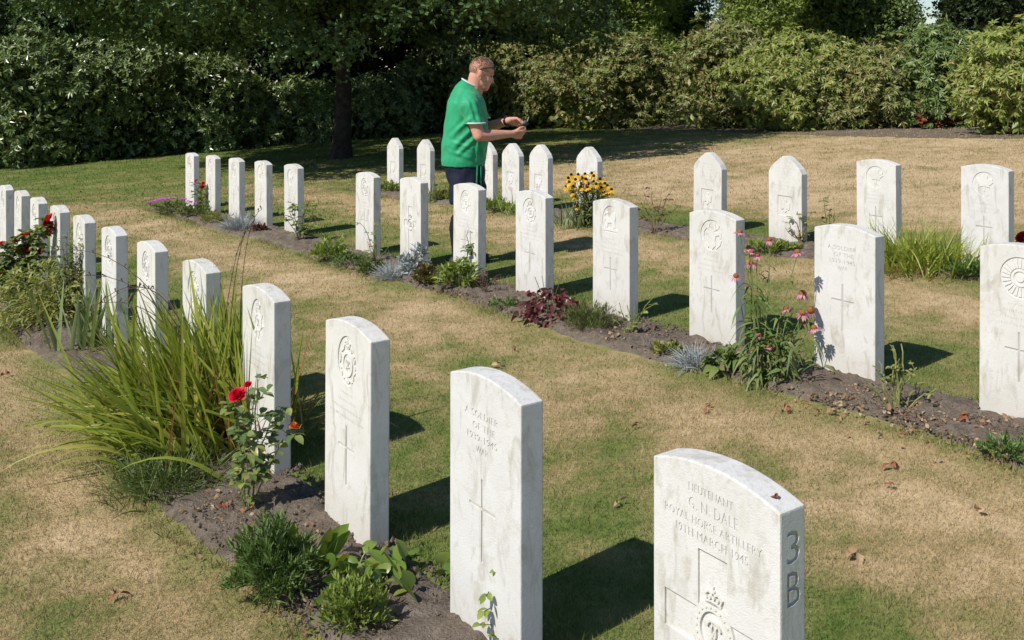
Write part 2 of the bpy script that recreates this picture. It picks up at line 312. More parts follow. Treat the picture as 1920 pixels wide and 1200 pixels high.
# grass: short blades, larger and sparser with distance
rng = np.random.default_rng(11)
g = G()
def grass_band(y0, y1, n, hl, wd):
    yy = np.sqrt(rng.uniform(y0 ** 2, y1 ** 2, n)); xx = yy * rng.uniform(-.62, .62, n)
    k = ~in_bed(xx, yy); xx, yy = xx[k], yy[k]; n = len(xx)
    z = gz(xx, yy); a = rng.uniform(0, 2 * np.pi, n); Lh = hl * rng.uniform(.5, 1.25, n); w = wd * rng.uniform(.7, 1.3, n) / 2
    lean = rng.uniform(.2, 1.1, n) * Lh; b = rng.uniform(0, 2 * np.pi, n)
    Pb = np.stack([xx, yy, z - .004], 1); sd = np.stack([np.cos(a), np.sin(a), 0 * a], 1) * w[:, None]
    tip = Pb + np.stack([np.cos(b) * lean, np.sin(b) * lean, Lh], 1)
    V = np.stack([Pb - sd, Pb + sd, tip], 1); g.add(V, np.arange(n)[:, None] * 3 + np.arange(3))
grass_band(2.2, 3.6, 115000, .022, .0028); grass_band(3.6, 5.5, 130000, .022, .0036); grass_band(5.5, 8, 110000, .020, .0052)
grass_band(8, 12, 90000, .022, .008); grass_band(12, 18, 60000, .032, .013); grass_band(18, 30, 50000, .035, .02)
tag(g.build('grass', M['grass'], None), 'short mown grass, part green and part scorched to straw', 'grass', kind='stuff')
# longer green fringe along the border edges and at the feet of the stones
g = G()
for r in range(3):
    n = (7000, 8000, 5000)[r]; T = rng.uniform(BED_T[r][0], BED_T[r][1], n); back = rng.random(n) < .42
    S = np.where(back, ROWD[r] + .13 + np.abs(rng.normal(0, .10, n)), bed_edge(r, T) + rng.normal(-.01, .035, n))
    keep = vnoise(T * 1.6, S * 0 + r, 9) > .35; T, S = T[keep], S[keep]; n = len(T)
    P = np.stack([A[0] * T + NB[0] * S, A[1] * T + NB[1] * S], 1); P = np.column_stack([P, gz(P[:, 0], P[:, 1]) - .004])
    D = unit(rng.normal(size=(n, 3)) * [.5, .5, 0] + UPV); kite(g, P, D, rng.uniform(.025, .06, n), rng.uniform(.003, .006, n), rng, 1.5)
tag(g.build('edge_grass', M['grass'], None), 'longer grass along the edges of the soil borders', 'grass', kind='stuff')
# ------------------------------------------------------------------ headstones
SW, ST = .381, .080
def circ(cx, cz, rx, rz=None, n=36, a0=0, a1=2 * math.pi):
    rz = rz or rx; full = abs(a1 - a0 - 2 * math.pi) < 1e-6
    return [(cx + rx * math.cos(a), cz + rz * math.sin(a)) for a in np.linspace(a0, a1, n, endpoint=not full)]
def prism(g, poly, y0, y1):                # poly in (u,z) counter-clockwise seen from the front, y1 < y0 is nearer the viewer
    n = len(poly); V = [(u, y1, z) for u, z in poly] + [(u, y0, z) for u, z in poly]
    g.add(V, [list(range(n))]); g.f.append(np.array([list(range(n, 2 * n))[::-1]], np.int32) + g.n - 2 * n)
    g.f.append(np.array([[i, n + i, n + (i + 1) % n, (i + 1) % n] for i in range(n)], np.int32) + g.n - 2 * n)
def ribbon(g, pts, w, y0, y1):
    p = np.array(pts, float); t = unit(np.gradient(p, axis=0)); s = np.stack([-t[:, 1], t[:, 0]], 1); w = np.broadcast_to(w, len(p))[:, None] / 2
    l, r = p + s * w, p - s * w
    for i in range(len(p) - 1): prism(g, [tuple(r[i]), tuple(r[i + 1]), tuple(l[i + 1]), tuple(l[i])], y0, y1)
def ring(g, cx, cz, r0, r1, y0, y1, k=1., n=40): ribbon(g, [(cx + (r0 + r1) / 2 * math.cos(a), cz + k * (r0 + r1) / 2 * math.sin(a)) for a in np.linspace(0, 2 * math.pi, n)], r1 - r0, y0, y1)
def cross12(cx, zt, zb, za, hw, w): return [(cx - w, zb), (cx + w, zb), (cx + w, za - w), (cx + hw, za - w), (cx + hw, za + w), (cx + w, za + w), (cx + w, zt), (cx - w, zt), (cx - w, za + w), (cx - hw, za + w), (cx - hw, za - w), (cx - w, za - w)]
MAPLE = [(0, 1), (.17, .66), (.36, .78), (.28, .34), (.5, .56), (.6, .43), (.86, .5), (.76, .26), (.92, .16), (.48, -.2), (.54, -.38), (.07, -.30), (.06, -.8)]
MAPLE = [(-x, z) for x, z in MAPLE[::-1]][:-1] + MAPLE
def crown(g, x, z, s, y0, y1):
    prism(g, [(x - s, z), (x + s, z), (x + s, z + .3 * s), (x - s, z + .3 * s)], y0, y1)
    for d in (-1, 1):
        ribbon(g, [(x + d * s * .85, z + .35 * s), (x + d * s * 1.05, z + .8 * s), (x + d * s * .6, z + 1.15 * s), (x + d * .1 * s, z + 1.0 * s)], .2 * s, y0, y1)
        prism(g, circ(x + d * .5 * s, z + .55 * s, .16 * s, None, 8), y0, y1)
    prism(g, circ(x, z + .65 * s, .17 * s, None, 8), y0, y1); prism(g, circ(x, z + 1.25 * s, .17 * s, None, 10), y0, y1 - .0005)
    prism(g, [(x - .05 * s, z + 1.4 * s), (x + .05 * s, z + 1.4 * s), (x + .05 * s, z + 1.7 * s), (x - .05 * s, z + 1.7 * s)], y0, y1)
def wreath(g, x, z, rx, rz, y0, y1, a0=100, a1=260, n=9, L=.022):
    for d in (-1, 1):
        for i, a in enumerate(np.radians(np.linspace(a0 if d < 0 else 180 - a0, a1 if d < 0 else 180 - a1, n))):
            cx, cz = x + rx * math.cos(a), z + rz * math.sin(a); b = a + d * (.9 if i % 2 else 2.1)
            p = circ(0, 0, L / 2, L / 5, 8); prism(g, [(cx + u * math.cos(b) - w * math.sin(b), cz + u * math.sin(b) + w * math.cos(b)) for u, w in p], y0, y1 - .0004 * (i % 2))
def curls(g, x, z, s, y0, y1):
    for d in (-1, 1):
        ribbon(g, [(x + d * (.25 + .5 * math.cos(a)) * s, z + (.15 + .75 * math.sin(a)) * s) for a in np.linspace(.3, 5.4, 16)], .2 * s, y0, y1)
    ribbon(g, [(x - .5 * s, z - .9 * s), (x, z - .1 * s), (x + .5 * s, z + .9 * s)], .18 * s, y0, y1 - .0006)
def emblem(kind, g):                       # carved in relief inside the sunken field; floor at y=.006, faces near y=0
    x, z, y0, y1 = .19, .675, .0075, .0006
    if kind == 'maple':
        prism(g, [(x + u * .078, z + .006 + w * .078) for u, w in MAPLE], y0, y1); ribbon(g, [(x, z - .055), (x, z + .06)], .004, y0, y1 - .001)
        for d in (-1, 1): ribbon(g, [(x, z - .012), (x + d * .05, z + .03)], .003, y0, y1 - .001)
    elif kind == 'stag':
        prism(g, [(x + u, z + w) for u, w in ((0, -.085), (.026, -.06), (.022, -.03), (.03, 0), (.055, .006), (.05, .018), (.026, .022), (.015, .03), (-.015, .03), (-.026, .022), (-.05, .018), (-.055, .006), (-.03, 0), (-.022, -.03), (-.026, -.06))], y0, y1)
        for d in (-1, 1):
            ribbon(g, [(x + d * .012, z + .03), (x + d * .045, z + .045), (x + d * .068, z + .02), (x + d * .07, z - .01)], .009, y0, y1)
            ribbon(g, [(x + d * .03, z + .04), (x + d * .022, z + .075)], .007, y0, y1); ribbon(g, [(x + d * .05, z + .04), (x + d * .055, z + .066)], .007, y0, y1)
            ribbon(g, [(x + d * .03, z - .075), (x + d * .06, z - .05), (x + d * .072, z - .02)], .012, y0, y1)
    elif kind == 'lion':
        prism(g, [(x + u, z + w) for u, w in ((-.06, -.045), (-.035, -.045), (-.03, -.015), (.01, -.01), (.018, -.045), (.045, -.045), (.04, 0), (.05, .03), (.045, .055), (.02, .062), (.0, .045), (-.01, .02), (-.04, .022), (-.058, .005))], y0, y1)
        ribbon(g, [(x - .055, z + .0), (x - .07, z + .03), (x - .05, z + .055), (x - .03, z + .05)], .008, y0, y1)
        prism(g, [(x - .08, z - .068), (x + .08, z - .068), (x + .08, z - .05), (x - .08, z - .05)], y0, y1)
    elif kind == 'rays':
        for a in np.linspace(0, 2 * math.pi, 24, endpoint=False):
            c, s = math.cos(a), math.sin(a); prism(g, [(x + c * .045 + s * .005, z + s * .045 - c * .005), (x + c * .085 + s * .007, z + s * .085 - c * .007), (x + c * .085 - s * .007, z + s * .085 + c * .007), (x + c * .045 - s * .005, z + s * .045 + c * .005)], y0, y1)
        ring(g, x, z, .03, .04, y0, y1); prism(g, circ(x, z, .018), y0, y1)
    elif kind in ('oval', 'wreath', 'star'):
        crown(g, x, z + .052, .02, y0, y1); k = 1.15 if kind == 'oval' else 1
        if kind != 'star': wreath(g, x, z - .012, .062, .066, y0, y1)
        else:
            prism(g, [(x + (.07 if i % 2 == 0 else .035) * math.sin(i * math.pi / 8), z - .02 + (.07 if i % 2 == 0 else .035) * math.cos(i * math.pi / 8)) for i in range(16)][::-1], y0, y1 + .002)
        ring(g, x, z - .012, .032, .042, y0, y1, k); curls(g, x, z - .012, .02, y0, y1)
    elif kind == 'eagle':
        z = .36
        prism(g, [(x + u, z + w) for u, w in ((0, -.062), (.02, -.045), (.013, -.02), (.03, -.035), (.05, -.03), (.058, .03), (.045, .052), (.03, .02), (.016, .03), (.018, .052), (.0, .062), (-.02, .055), (-.014, .03), (-.03, .02), (-.045, .052), (-.058, .03), (-.05, -.03), (-.03, -.035), (-.013, -.02), (-.02, -.045))], y0, y1)
    elif kind == 'cypher':
        x, z = .192, .455
        crown(g, x, z + .062, .024, .0085, -.0005); ring(g, x, z, .040, .062, .0085, -.0005, 1.12); curls(g, x, z, .027, .0085, -.0005)
        for a in np.linspace(0, 2 * math.pi, 22, endpoint=False): prism(g, circ(x + .051 * math.cos(a), z + .057 * math.sin(a), .004, None, 6), 0, -.0025)
def text_mesh(s):
    cu = bpy.data.curves.new('t', 'FONT'); cu.body = s; cu.extrude = .5; cu.resolution_u = 2; cu.space_character = 1.06
    o = bpy.data.objects.new('t', cu); COL.objects.link(o); me = evaluated(o)
    v = np.empty(len(me.vertices) * 3, np.float32); me.vertices.foreach_get('co', v); v = v.reshape(-1, 3)
    f = [list(p.vertices) for p in me.polygons]; bpy.data.meshes.remove(me); bpy.data.curves.remove(cu); return v, f
def text_on(g, s, u0, u1, z0, z1, ya, yb, end=False):
    v, f = text_mesh(s); lo, hi = v.min(0), v.max(0); q = (v - lo) / (hi - lo)
    u = u0 + q[:, 0] * (u1 - u0); z = z0 + q[:, 1] * (z1 - z0); d = ya + (yb - ya) * (1 - q[:, 2])
    V = np.stack([u, d, z], 1) if not end else np.stack([SW - d, u, z], 1)
    g.v.append(V.astype(np.float32))
    for k in set(map(len, f)): g.f.append(np.array([p for p in f if len(p) == k], np.int32) + g.n)
    g.n += len(V)
def slab_mesh(top, seed):
    bm = bmesh.new()
    if top == 'arch':
        R = (SW ** 2 / 4 + .033 ** 2) / (2 * .033); zc = .79 + .033 - R
        o = [(SW, .79)] + [(SW / 2 + R * math.sin(a), zc + R * math.cos(a)) for a in np.linspace(1, -1, 17)[1:-1] * math.asin(SW / 2 / R)] + [(0, .79)]
    else:
        h = .665; o = [(SW, h), (SW * .93, h + .045), (SW * .74, h + .108), (SW * .585, h + .148), (SW * .55, h + .153), (SW * .45, h + .153), (SW * .415, h + .148), (SW * .26, h + .108), (SW * .07, h + .045), (0, h)]
    poly = [(0, -.25), (SW, -.25)] + o
    a = [bm.verts.new((u, 0, z)) for u, z in poly]; b = [bm.verts.new((u, ST, z)) for u, z in poly]
    bm.faces.new(a); bm.faces.new(b[::-1]); n = len(poly)
    for i in range(n): bm.faces.new((a[i], b[i], b[(i + 1) % n], a[(i + 1) % n]))
    bm.normal_update(); ed = [e for e in bm.edges if e.calc_face_angle(0) > .5]
    bmesh.ops.bevel(bm, geom=ed, offset=.0045, segments=2, affect='EDGES', profile=.6)
    me = bpy.data.meshes.new('headstone'); bm.to_mesh(me); bm.free(); return me
def headstone(label, group, x, y, top='arch', badge='wreath', style='cross', lines=(), seed=0):
    rg = random.Random(seed); o = link('headstone', slab_mesh(top, seed), M['stone'])
    cut = G(); lines_ = []; crs = G(); bad = G(); D0 = -.004
    if style == 'soldier':
        for s, u0, u1, z0, z1 in (('A SOLDIER', .088, .268, .690, .712), ('OF THE', .13, .252, .655, .676), ('1939-1945', .102, .262, .620, .641), ('WAR', .148, .216, .585, .606)):
            text_on(cut, s, u0, u1, z0, z1, D0, .0035); lines_.append(G()); text_on(lines_[-1], s, u0, u1, z0, z1, .002, .005)
        c = cross12(.183, .512, .262, .423, .07, .0055); prism(cut, c, .006, D0); prism(crs, c, .008, .0035)
    elif style == 'broad':                 # broad sunken cross with the badge over it
        c = cross12(.190, .628, .13, .451, .152, .044); prism(cut, c, .006, D0); emblem('cypher', bad)
        for s, u0, u1, z0, z1 in lines: text_on(cut, s, u0, u1, z0, z1, D0, .0028); lines_.append(G()); text_on(lines_[-1], s, u0, u1, z0, z1, .0017, .005)
        text_on(cut, '3', .021, .062, .676, .746, D0, .007, True); text_on(cut, 'B', .022, .064, .587, .660, D0, .007, True)
        end_ = [G(), G()]; text_on(end_[0], '3', .021, .062, .676, .746, .0058, .009, True); text_on(end_[1], 'B', .022, .064, .587, .660, .0058, .009, True)
    elif style == 'broad_mid':
        c = cross12(.190, .56, .12, .40, .11, .032); prism(cut, c, .006, D0); ring(bad, .19, .40, .045, .056, .0085, -.001); curls(bad, .19, .40, .028, .0085, -.001); crown(bad, .19, .46, .02, .0085, -.001)
    elif top == 'arch':
        if badge == 'lion': f = circ(.19, .675, .088, .105, 30, math.radians(-48), math.radians(228))
        elif badge in ('oval', 'star'): f = circ(.19, .675, .078, .094)
        else: f = circ(.19, .675, .094)
        prism(cut, f, .0048, D0); emblem(badge, bad)
        for i, z in enumerate((.548, .517, .486, .457)):
            wd = (.05, .075, .12, .13)[i] * rg.uniform(.8, 1.1); ins = G(); lines_.append(ins); hh = .017 if i == 1 else .012; u = .19 - wd
            while u < .19 + wd:                # weathered lettering, too worn to read
                w = rg.uniform(.003, .009); k = hh * rg.uniform(.5, 1)
                prism(ins, [(u, z), (u + rg.uniform(.002, .003), z), (u + rg.uniform(.002, w), z + k), (u + rg.uniform(0, w * .6), z + k)], .001, -.0005)
                if rg.random() < .5: prism(ins, [(u, z + k * .4), (u + w, z + k * .4), (u + w, z + k * .4 + .002), (u, z + k * .4 + .002)], .001, -.0006)
                u += w + rg.uniform(.004, .009)
        c = cross12(.188, .43, .205, .348, .066, .0052); prism(cut, c, .006, D0); prism(crs, c, .008, .0035)
    else:
        prism(cut, [(.108, .268), (.272, .268), (.272, .452), (.108, .452)], .006, D0); emblem('eagle', bad)
        for i, z in enumerate((.70, .672, .644, .61, .575, .54)):
            wd = rg.uniform(.06, .12); u = .19 - wd; ins = G(); lines_.append(ins)
            while u < .19 + wd:
                w = rg.uniform(.004, .009); k = .013 * rg.uniform(.5, 1)
                prism(ins, [(u, z), (u + .0025, z), (u + w * rg.random(), z + k), (u + w * .3, z + k)], .001, -.0005); u += w + rg.uniform(.005, .009)
    co = cut.build('cutter', None); md = o.modifiers.new('b', 'BOOLEAN'); md.operation = 'DIFFERENCE'; md.solver = 'EXACT'; md.use_self = False; md.object = co
    dg = bpy.context.evaluated_depsgraph_get(); dg.update(); me = bpy.data.meshes.new_from_object(o.evaluated_get(dg)); me.name = 'headstone'
    o.modifiers.clear()
    if len(me.vertices) > 60: old = o.data; o.data = me; bpy.data.meshes.remove(old); o.data.materials.clear(); o.data.materials.append(M['stone'])
    bpy.data.objects.remove(co)
    for nm, gg, m in (('badge', bad, 'relief'), ('cross', crs, 'inlay')):
        if gg.n: gg.build(nm, M[m], o)
    for gg in lines_: gg.build('inscription_line', M['inlay'], o)
    if style == 'broad':
        for gg in end_: gg.build('edge_letter', M['inlay'], o)
    o.location = (x, y, gz(x, y)); o.rotation_euler = (math.radians(rg.uniform(-.35, .35)), math.radians(rg.uniform(-.35, .35)), TH + .021)
    return tag(o, label, 'headstone', group)
DALE = (('LIEUTENANT', .117, .252, .749, .768), ('G. N. DALE', .117, .266, .709, .736), ('ROYAL HORSE ARTILLERY', .040, .333, .677, .696), ('19TH MARCH 1945', .076, .295, .645, .665))
G1, G2, G3, G4 = 'headstones of the front row', 'headstones of the middle row', 'pointed headstones of the back row', 'maple leaf headstones of the back row'
ROW1 = [(-1.824, 'broad', '', 'nearest white headstone, a name above a broad sunken cross, 3B on its edge'),
    (-2.774, 'soldier', '', 'headstone lettered A SOLDIER OF THE 1939-1945 WAR, next to the one marked 3B'),
    (-3.737, 'cross', 'oval', 'white headstone with oval badge and thin cross, rising behind the broad-leaved plant'),
    (-4.676, 'cross', 'star', 'white headstone standing right behind the single red rose stem and the sword-leaf clump'),
    (-5.63, 'cross', 'wreath', 'headstone mostly hidden by the upright tips of the big sword-leaf clump'),
    (-6.588, 'cross', 'oval', 'headstone in the front row, next left of the one hidden among sword-leaf tips'),
    (-7.541, 'cross', 'wreath', 'headstone whose foot stands behind the pale iris leaves in the front row'),
    (-8.503, 'cross', 'star', 'headstone with the twiggy small-leaved shrub growing up its right edge'),
    (-9.493, 'cross', 'oval', 'headstone directly right of the highest red roses, behind the yellowish bush'),
    (-10.487, 'cross', 'wreath', 'headstone standing between the two highest and the lower left red roses'),
    (-11.442, 'cross', 'star', 'headstone just left of the red roses, last but one at the left border'),
    (-12.411, 'cross', 'wreath', 'headstone cut by the left border of the photo, farthest of the front row')]
for i, (t_, sty, b, lb) in enumerate(ROW1): headstone(lb, G1, *st(t_, ROWD[0]), 'arch', b, sty, DALE if i == 0 else (), 10 + i)
ROW2 = [(-15.145, 'cross', 'wreath', 'farthest headstone of the middle row, behind the magenta flowers'),
    (-14.20, 'cross', 'star', 'second headstone from the far end of the middle row, right of the small red blooms'),
    (-13.23, 'cross', 'oval', 'headstone behind and left of the nearest-to-path silver grass at the far left group'),
    (-12.259, 'cross', 'maple', 'headstone immediately right of the silver-blue grass tuft in the far left group'),
    (-11.29, 'cross', 'maple', 'headstone wrapped by a leggy rose bush, nearest of the far left group of five'),
    (-9.392, 'cross', 'oval', 'headstone behind thin bare rose stems, left of the one with a broad cross'),
    (-8.439, 'broad_mid', '', 'middle-row headstone with a badge set on a broad cross, behind grey-leaved sage'),
    (-7.483, 'cross', 'star', 'headstone that hides the lower legs of the man in green'),
    (-6.539, 'cross', 'wreath', 'headstone with stained cross, standing left of the dark red leaves'),
    (-5.586, 'cross', 'lion', 'headstone with a lion badge under an arch, above the low thyme mound'),
    (-4.631, 'cross', 'stag', 'headstone with a stag head badge, partly behind the coneflowers'),
    (-3.67, 'soldier', '', 'headstone lettered A SOLDIER OF THE 1939-1945 WAR, coneflower shadows on its foot'),
    (-2.717, 'cross', 'rays', 'headstone with a round rayed badge, cut by the right border of the photo')]
ROW2[2] = (*ROW2[2][:3], 'headstone directly behind the silver-blue grass tuft, third of the far left five')
for i, (t_, sty, b, lb) in enumerate(ROW2): headstone(lb, G2, *st(t_, ROWD[1]), 'arch', b, sty, (), 40 + i)
ROW3 = [(-14.326, 'pointed headstone farthest left, two places left of the man in green'),
    (-13.361, 'pointed headstone close to the left of the man in green'),
    (-11.689, 'pointed headstone half hidden behind the front of the man in green'),
    (-11.08, 'pointed headstone under the outstretched hands of the man in green'),
    (-10.463, 'pointed headstone between the hands of the man and the yellow flowers'),
    (-9.501, 'pointed headstone rising behind the yellow coneflowers'),
    (-7.564, 'pointed headstone half hidden behind the round-topped stone with the stag badge'),
    (-6.567, 'pointed headstone with an eagle panel in full view, nearest of the pointed ones')]
for i, (t_, lb) in enumerate(ROW3): headstone(lb, G3, *st(t_, ROWD[2]), 'point', '', 'cross', (), 70 + i)
headstone('round-topped maple leaf headstone left of the tall green grass clump', G4, *st(-5.584, ROWD[2]), 'arch', 'maple', 'cross', (), 90)
headstone('round-topped maple leaf headstone right of the tall green grass clump', G4, *st(-4.621, ROWD[2]), 'arch', 'maple', 'cross', (), 91)

# ------------------------------------------------------------------ plants of the borders
BZ = .035                                   # soil lies this much above the lawn
def soilpt(px, py): x, y = at(px, py); return x, y
def root(name, label, cat, xy, group=None, dz=.018):
    return thing(name, label, cat, xy[0], xy[1], group, gz(*xy) + dz)
def cone_dirs(rng, n, spread, lean=(0, 0)):
    a = rng.uniform(0, 2 * np.pi, n); k = spread * np.sqrt(rng.uniform(0, 1, n))
    return unit(np.stack([np.sin(k) * np.cos(a) + lean[0], np.sin(k) * np.sin(a) + lean[1], np.cos(k)], 1))
def sword_clump(r, n, L, Wd, spread, mat, seed, lean=(0, 0), droop=(.1, .6), base=.06, name='leaves', seg=7, fold=.3, prof=PR_SWORD):
    rng = np.random.default_rng(seed); D = cone_dirs(rng, n, spread, lean); P = np.column_stack([rng.normal(0, base, (n, 2)), np.full(n, -.02)]); P[:, :2] += D[:, :2] * base
    g = G(); blades(g, P, D, rng.uniform(*L, n), rng.uniform(*Wd, n), rng, rng.uniform(*droop, n), seg, prof, fold, .6); return g.build(name, mat, r, True)
def mound(r, n, rx, ry, rz, L, Wd, mat, seed, name='leaves', up=.4, prof=None, droop=.2, stems=14, kites=True, core=.3, smat=None):
    """low bushy plant: shoots fan from the crown, leaves set all along them"""
    rng = np.random.default_rng(seed); ns = max(stems * 4, 20); U = rdir(rng, ns); U[:, 2] = np.abs(U[:, 2]) * .9 + .12; U = unit(U)
    R = np.array([rx, ry, rz]) * (.72 + .36 * rng.random((ns, 1))); T = U * R
    k = rng.integers(0, ns, n); s = core + (1 - core) * rng.random(n) ** .6
    P = T[k] * s[:, None]; P[:, 2] += .08 * rz * np.sin(s * 3); P += rng.normal(0, .02, (n, 3)) * min(rx, rz) * 2; P[:, 2] = np.maximum(P[:, 2], .005)
    D = unit(U[k] * .7 + rdir(rng, n) * .8 + UPV * up); g = G(); Lr = rng.uniform(*L, n); Wr = rng.uniform(*Wd, n)
    if kites: kite(g, P, D, Lr, Wr, rng, .7, .3)
    else: blades(g, P, D, Lr, Wr, rng, droop * rng.uniform(.4, 1.5, n), 4, prof or PR_OVAL, .25, .6)
    g.build(name, mat, r, True); g = G()
    for i in range(stems): q = T[i]; tube(g, bez((0, 0, -.02), q * [.4, .4, .8], q * .95, 5), np.linspace(.004, .0018, 5) * max(1, rz * 3), 4)
    g.build('stems', smat or M['stemg'], r)
def rose_flower(g, c, R, rng, up=(0, 0, 1)):
    up = unit(np.array(up, float)); n = 46; s = np.linspace(0, 1, n); a = np.arange(n) * 2.4; tl = .12 + 1.35 * s
    x = unit(np.cross(up, (.3, .9, .1))); y = np.cross(up, x)
    out = x[None] * np.cos(a)[:, None] + y[None] * np.sin(a)[:, None]; D = unit(out * np.sin(tl)[:, None] + up * np.cos(tl)[:, None])
    P = np.asarray(c) + out * (.12 + .3 * s[:, None]) * R - up * R * (.45 - .0 * s[:, None]); L = R * (.75 + .25 * s)
    nrm = np.cross(D, out); side = unit(np.cross(D, up + .01)); w = R * (.32 + .30 * s)
    C = P + D * L[:, None] * .6 - (up * .0 + out * .22) * R * 0
    V = np.stack([P - side * w[:, None] * .5, P + side * w[:, None] * .5, C + side * w[:, None] * 1.05 - out * .06 * R, P + D * L[:, None] + up * .05 * R, C - side * w[:, None] * 1.05 - out * .06 * R], 1)
    g.add(V, np.arange(n)[:, None] * 5 + np.arange(5))
def rose_bush(r, stems, leaf, seed, mat=None, flowers=(), L=.045, smat=None, fm=None, thick=.0045, leafn=10):
    """stems: list of (foot dx,dy), (tip dx,dy,z); leaves in threes along them"""
    rng = np.random.default_rng(seed); gs = G(); gl = G()
    for (f, tip) in stems:
        p = bez((f[0], f[1], -.03), (f[0] * .6 + tip[0] * .3 + rng.normal(0, .02), f[1] * .6 + tip[1] * .3 + rng.normal(0, .02), tip[2] * .6), tip, 8); p[1:-1] += rng.normal(0, .006, (6, 3))
        tube(gs, p, np.linspace(thick, thick * .5, 8), 5); n = int(leafn * leaf * max(tip[2], .15) / .4)
        if n:
            s = rng.uniform(.2, 1, n); q = np.stack([np.interp(s, np.linspace(0, 1, 8), p[:, i]) for i in range(3)], 1)
            D = unit(np.column_stack([rng.normal(size=(n, 2)), rng.uniform(-.1, .8, n)])); e = q + D * rng.uniform(.025, .06, (n, 1))
            for a, b in zip(q, e): tube(gs, [a, b], .0014, 3)
            for m in (0, 1, -1):
                sd = sidev(D, np.zeros(n)); D2 = unit(D + sd * m * .95 + rng.normal(0, .18, (n, 3))); off = e - D * (abs(m) * .018)
                blades(gl, off, D2, L * rng.uniform(.7, 1.2, n), L * .62 * rng.uniform(.8, 1.1, n), rng, .35, 4, PR_OVAL, .25, .35)
    gs.build('stems', smat or M['stemg'], r)
    if gl.n: gl.build('leaves', mat or M['roseleaf'], r, True)
    for (c, R) in flowers:
        gf = G(); rose_flower(gf, c, R, rng, (rng.normal(0, .3) - .35, rng.normal(0, .3) - .45, .8)); gf.build('flower', fm or M['red'], r)
def ray_flower(r, c, R, pet, cone, n, rng, droop, up, name='flower', cr=.4, ch=.45):
    f = G(); up = unit(np.array(up, float)); x = unit(np.cross(up, (.31, .9, .1))); y = np.cross(up, x); a = np.linspace(0, 2 * np.pi, n, endpoint=False) + rng.normal(0, .08, n)
    D = unit(x * np.cos(a)[:, None] + y * np.sin(a)[:, None] - up * droop * rng.uniform(.6, 1.4, (n, 1)))
    P = np.asarray(c) + (x * np.cos(a)[:, None] + y * np.sin(a)[:, None]) * R * cr * .8
    blades(f, P, D, R * .75 * rng.uniform(.85, 1.1, n), np.full(n, R * .34), rng, .15, 4, PR_OVAL, .2, .1)
    o = f.build(name, pet, r, True); g = G(); Rm = np.stack([x, y, up], 1); ellip(g, np.asarray(c) + up * R * ch * .3, (R * cr, R * cr, R * ch), Rm, 10, 7); g.build('seed_cone', cone, o, True)
# --- front border
r = root('crocosmia_clump', 'huge arching clump of sword leaves at left, green turning straw and orange', 'plant', at(415, 830))
sword_clump(r, 400, (.62, .98), (.015, .028), .40, M['sword'], 1, (-.2, -.02), (.04, .34), .15)
sword_clump(r, 380, (.58, .86), (.015, .029), .44, M['sword'], 2, (-.75, -.1), (.12, .58), .16, 'arching_leaves')
sword_clump(r, 95, (.45, .85), (.008, .015), .5, M['sword_dry'], 3, (.28, -.2), (.1, .6), .16, 'dry_leaves')
g = G(); rg = np.random.default_rng(4)
for i in range(9):
    a = rg.uniform(-2.9, -1.2) if i < 5 else rg.uniform(0, 3); e = np.array([-.55 - .5 * rg.random(), rg.normal(.15, .3), rg.uniform(.35, .95)]) if i < 6 else np.array([rg.normal(.1, .15), rg.normal(.2, .2), rg.uniform(.9, 1.1)])
    p = bez((rg.normal(0, .05), rg.normal(0, .05), 0), (e[0] * .35, e[1] * .35, 1.05), e, 14); tube(g, p, np.linspace(.0028, .0012, 14), 4)
    for k in range(8, 14): tube(g, [p[k], p[k] + [rg.normal(0, .01), rg.normal(0, .01), .016]], [.0015, .004], 4)
g.build('seed_stalks', M['stemr'], r)
r = root('rose_bush', 'single leggy rose with one large red bloom in front of the sword-leaf clump', 'rose', at(462, 965), 'red roses')
rose_bush(r, [((0, 0), (-.03, .0, .46)), ((.01, .01), (.11, .06, .40)), ((.0, -.02), (.0, -.04, .27)), ((-.02, 0), (-.06, .05, .33)), ((.01, 0), (.04, .02, .52)), ((.01, .0), (.17, .04, .30))], 1.5, 5, flowers=[((-.035, -.01, .475), .030), ((.005, 0, .51), .014), ((-.06, 0, .47), .012)], L=.05)
g = G(); rose_flower(g, (.185, .04, .33), .018, rg, (.2, -.2, 1)); g.build('flower', M['orange'], r)['label'] = 'fading orange bloom'
r = root('grass_tuft', 'dark green round tuft of fine leaves at the front of the sword-leaf clump', 'plant', at(322, 908))
sword_clump(r, 1000, (.15, .27), (.0035, .0065), 1.0, M['dkgrass'], 6, (0, -.05), (.1, .6), .09, seg=5)
r = root('feathery_plant', 'bushy dark green feathery plant at the front, left of the broad leaves', 'plant', at(520, 1115))
mound(r, 2600, .17, .16, .24, (.03, .055), (.005, .010), M['feath'], 7, up=.5, stems=20)
r = root('broadleaf_plant', 'plant with large glossy oval leaves at the foot of the oval-badge headstone', 'plant', at(716, 1108))
rng = np.random.default_rng(8); n = 56; D = cone_dirs(rng, n, 1.3); P = np.column_stack([rng.normal(0, .10, n), rng.normal(0, .06, n), np.zeros(n)]); g = G()
blades(g, P, D, rng.uniform(.10, .19, n), rng.uniform(.038, .062, n), rng, rng.uniform(.05, .6, n), 8, PR_OVAL, .3, .6, .38); g.build('leaves', M['broad'], r, True)
r = root('broadleaf_plant', 'small plant of upright oval leaves right behind the feathery bush', 'plant', at(605, 1085))
rng = np.random.default_rng(9); n = 15; D = cone_dirs(rng, n, .7); P = np.column_stack([rng.normal(0, .05, (n, 2)), np.zeros(n)]); g = G()
blades(g, P, D, rng.uniform(.15, .22, n), rng.uniform(.045, .065, n), rng, rng.uniform(0, .25, n), 8, PR_OVAL, .25, .8, .3); g.build('leaves', M['broad'], r, True)
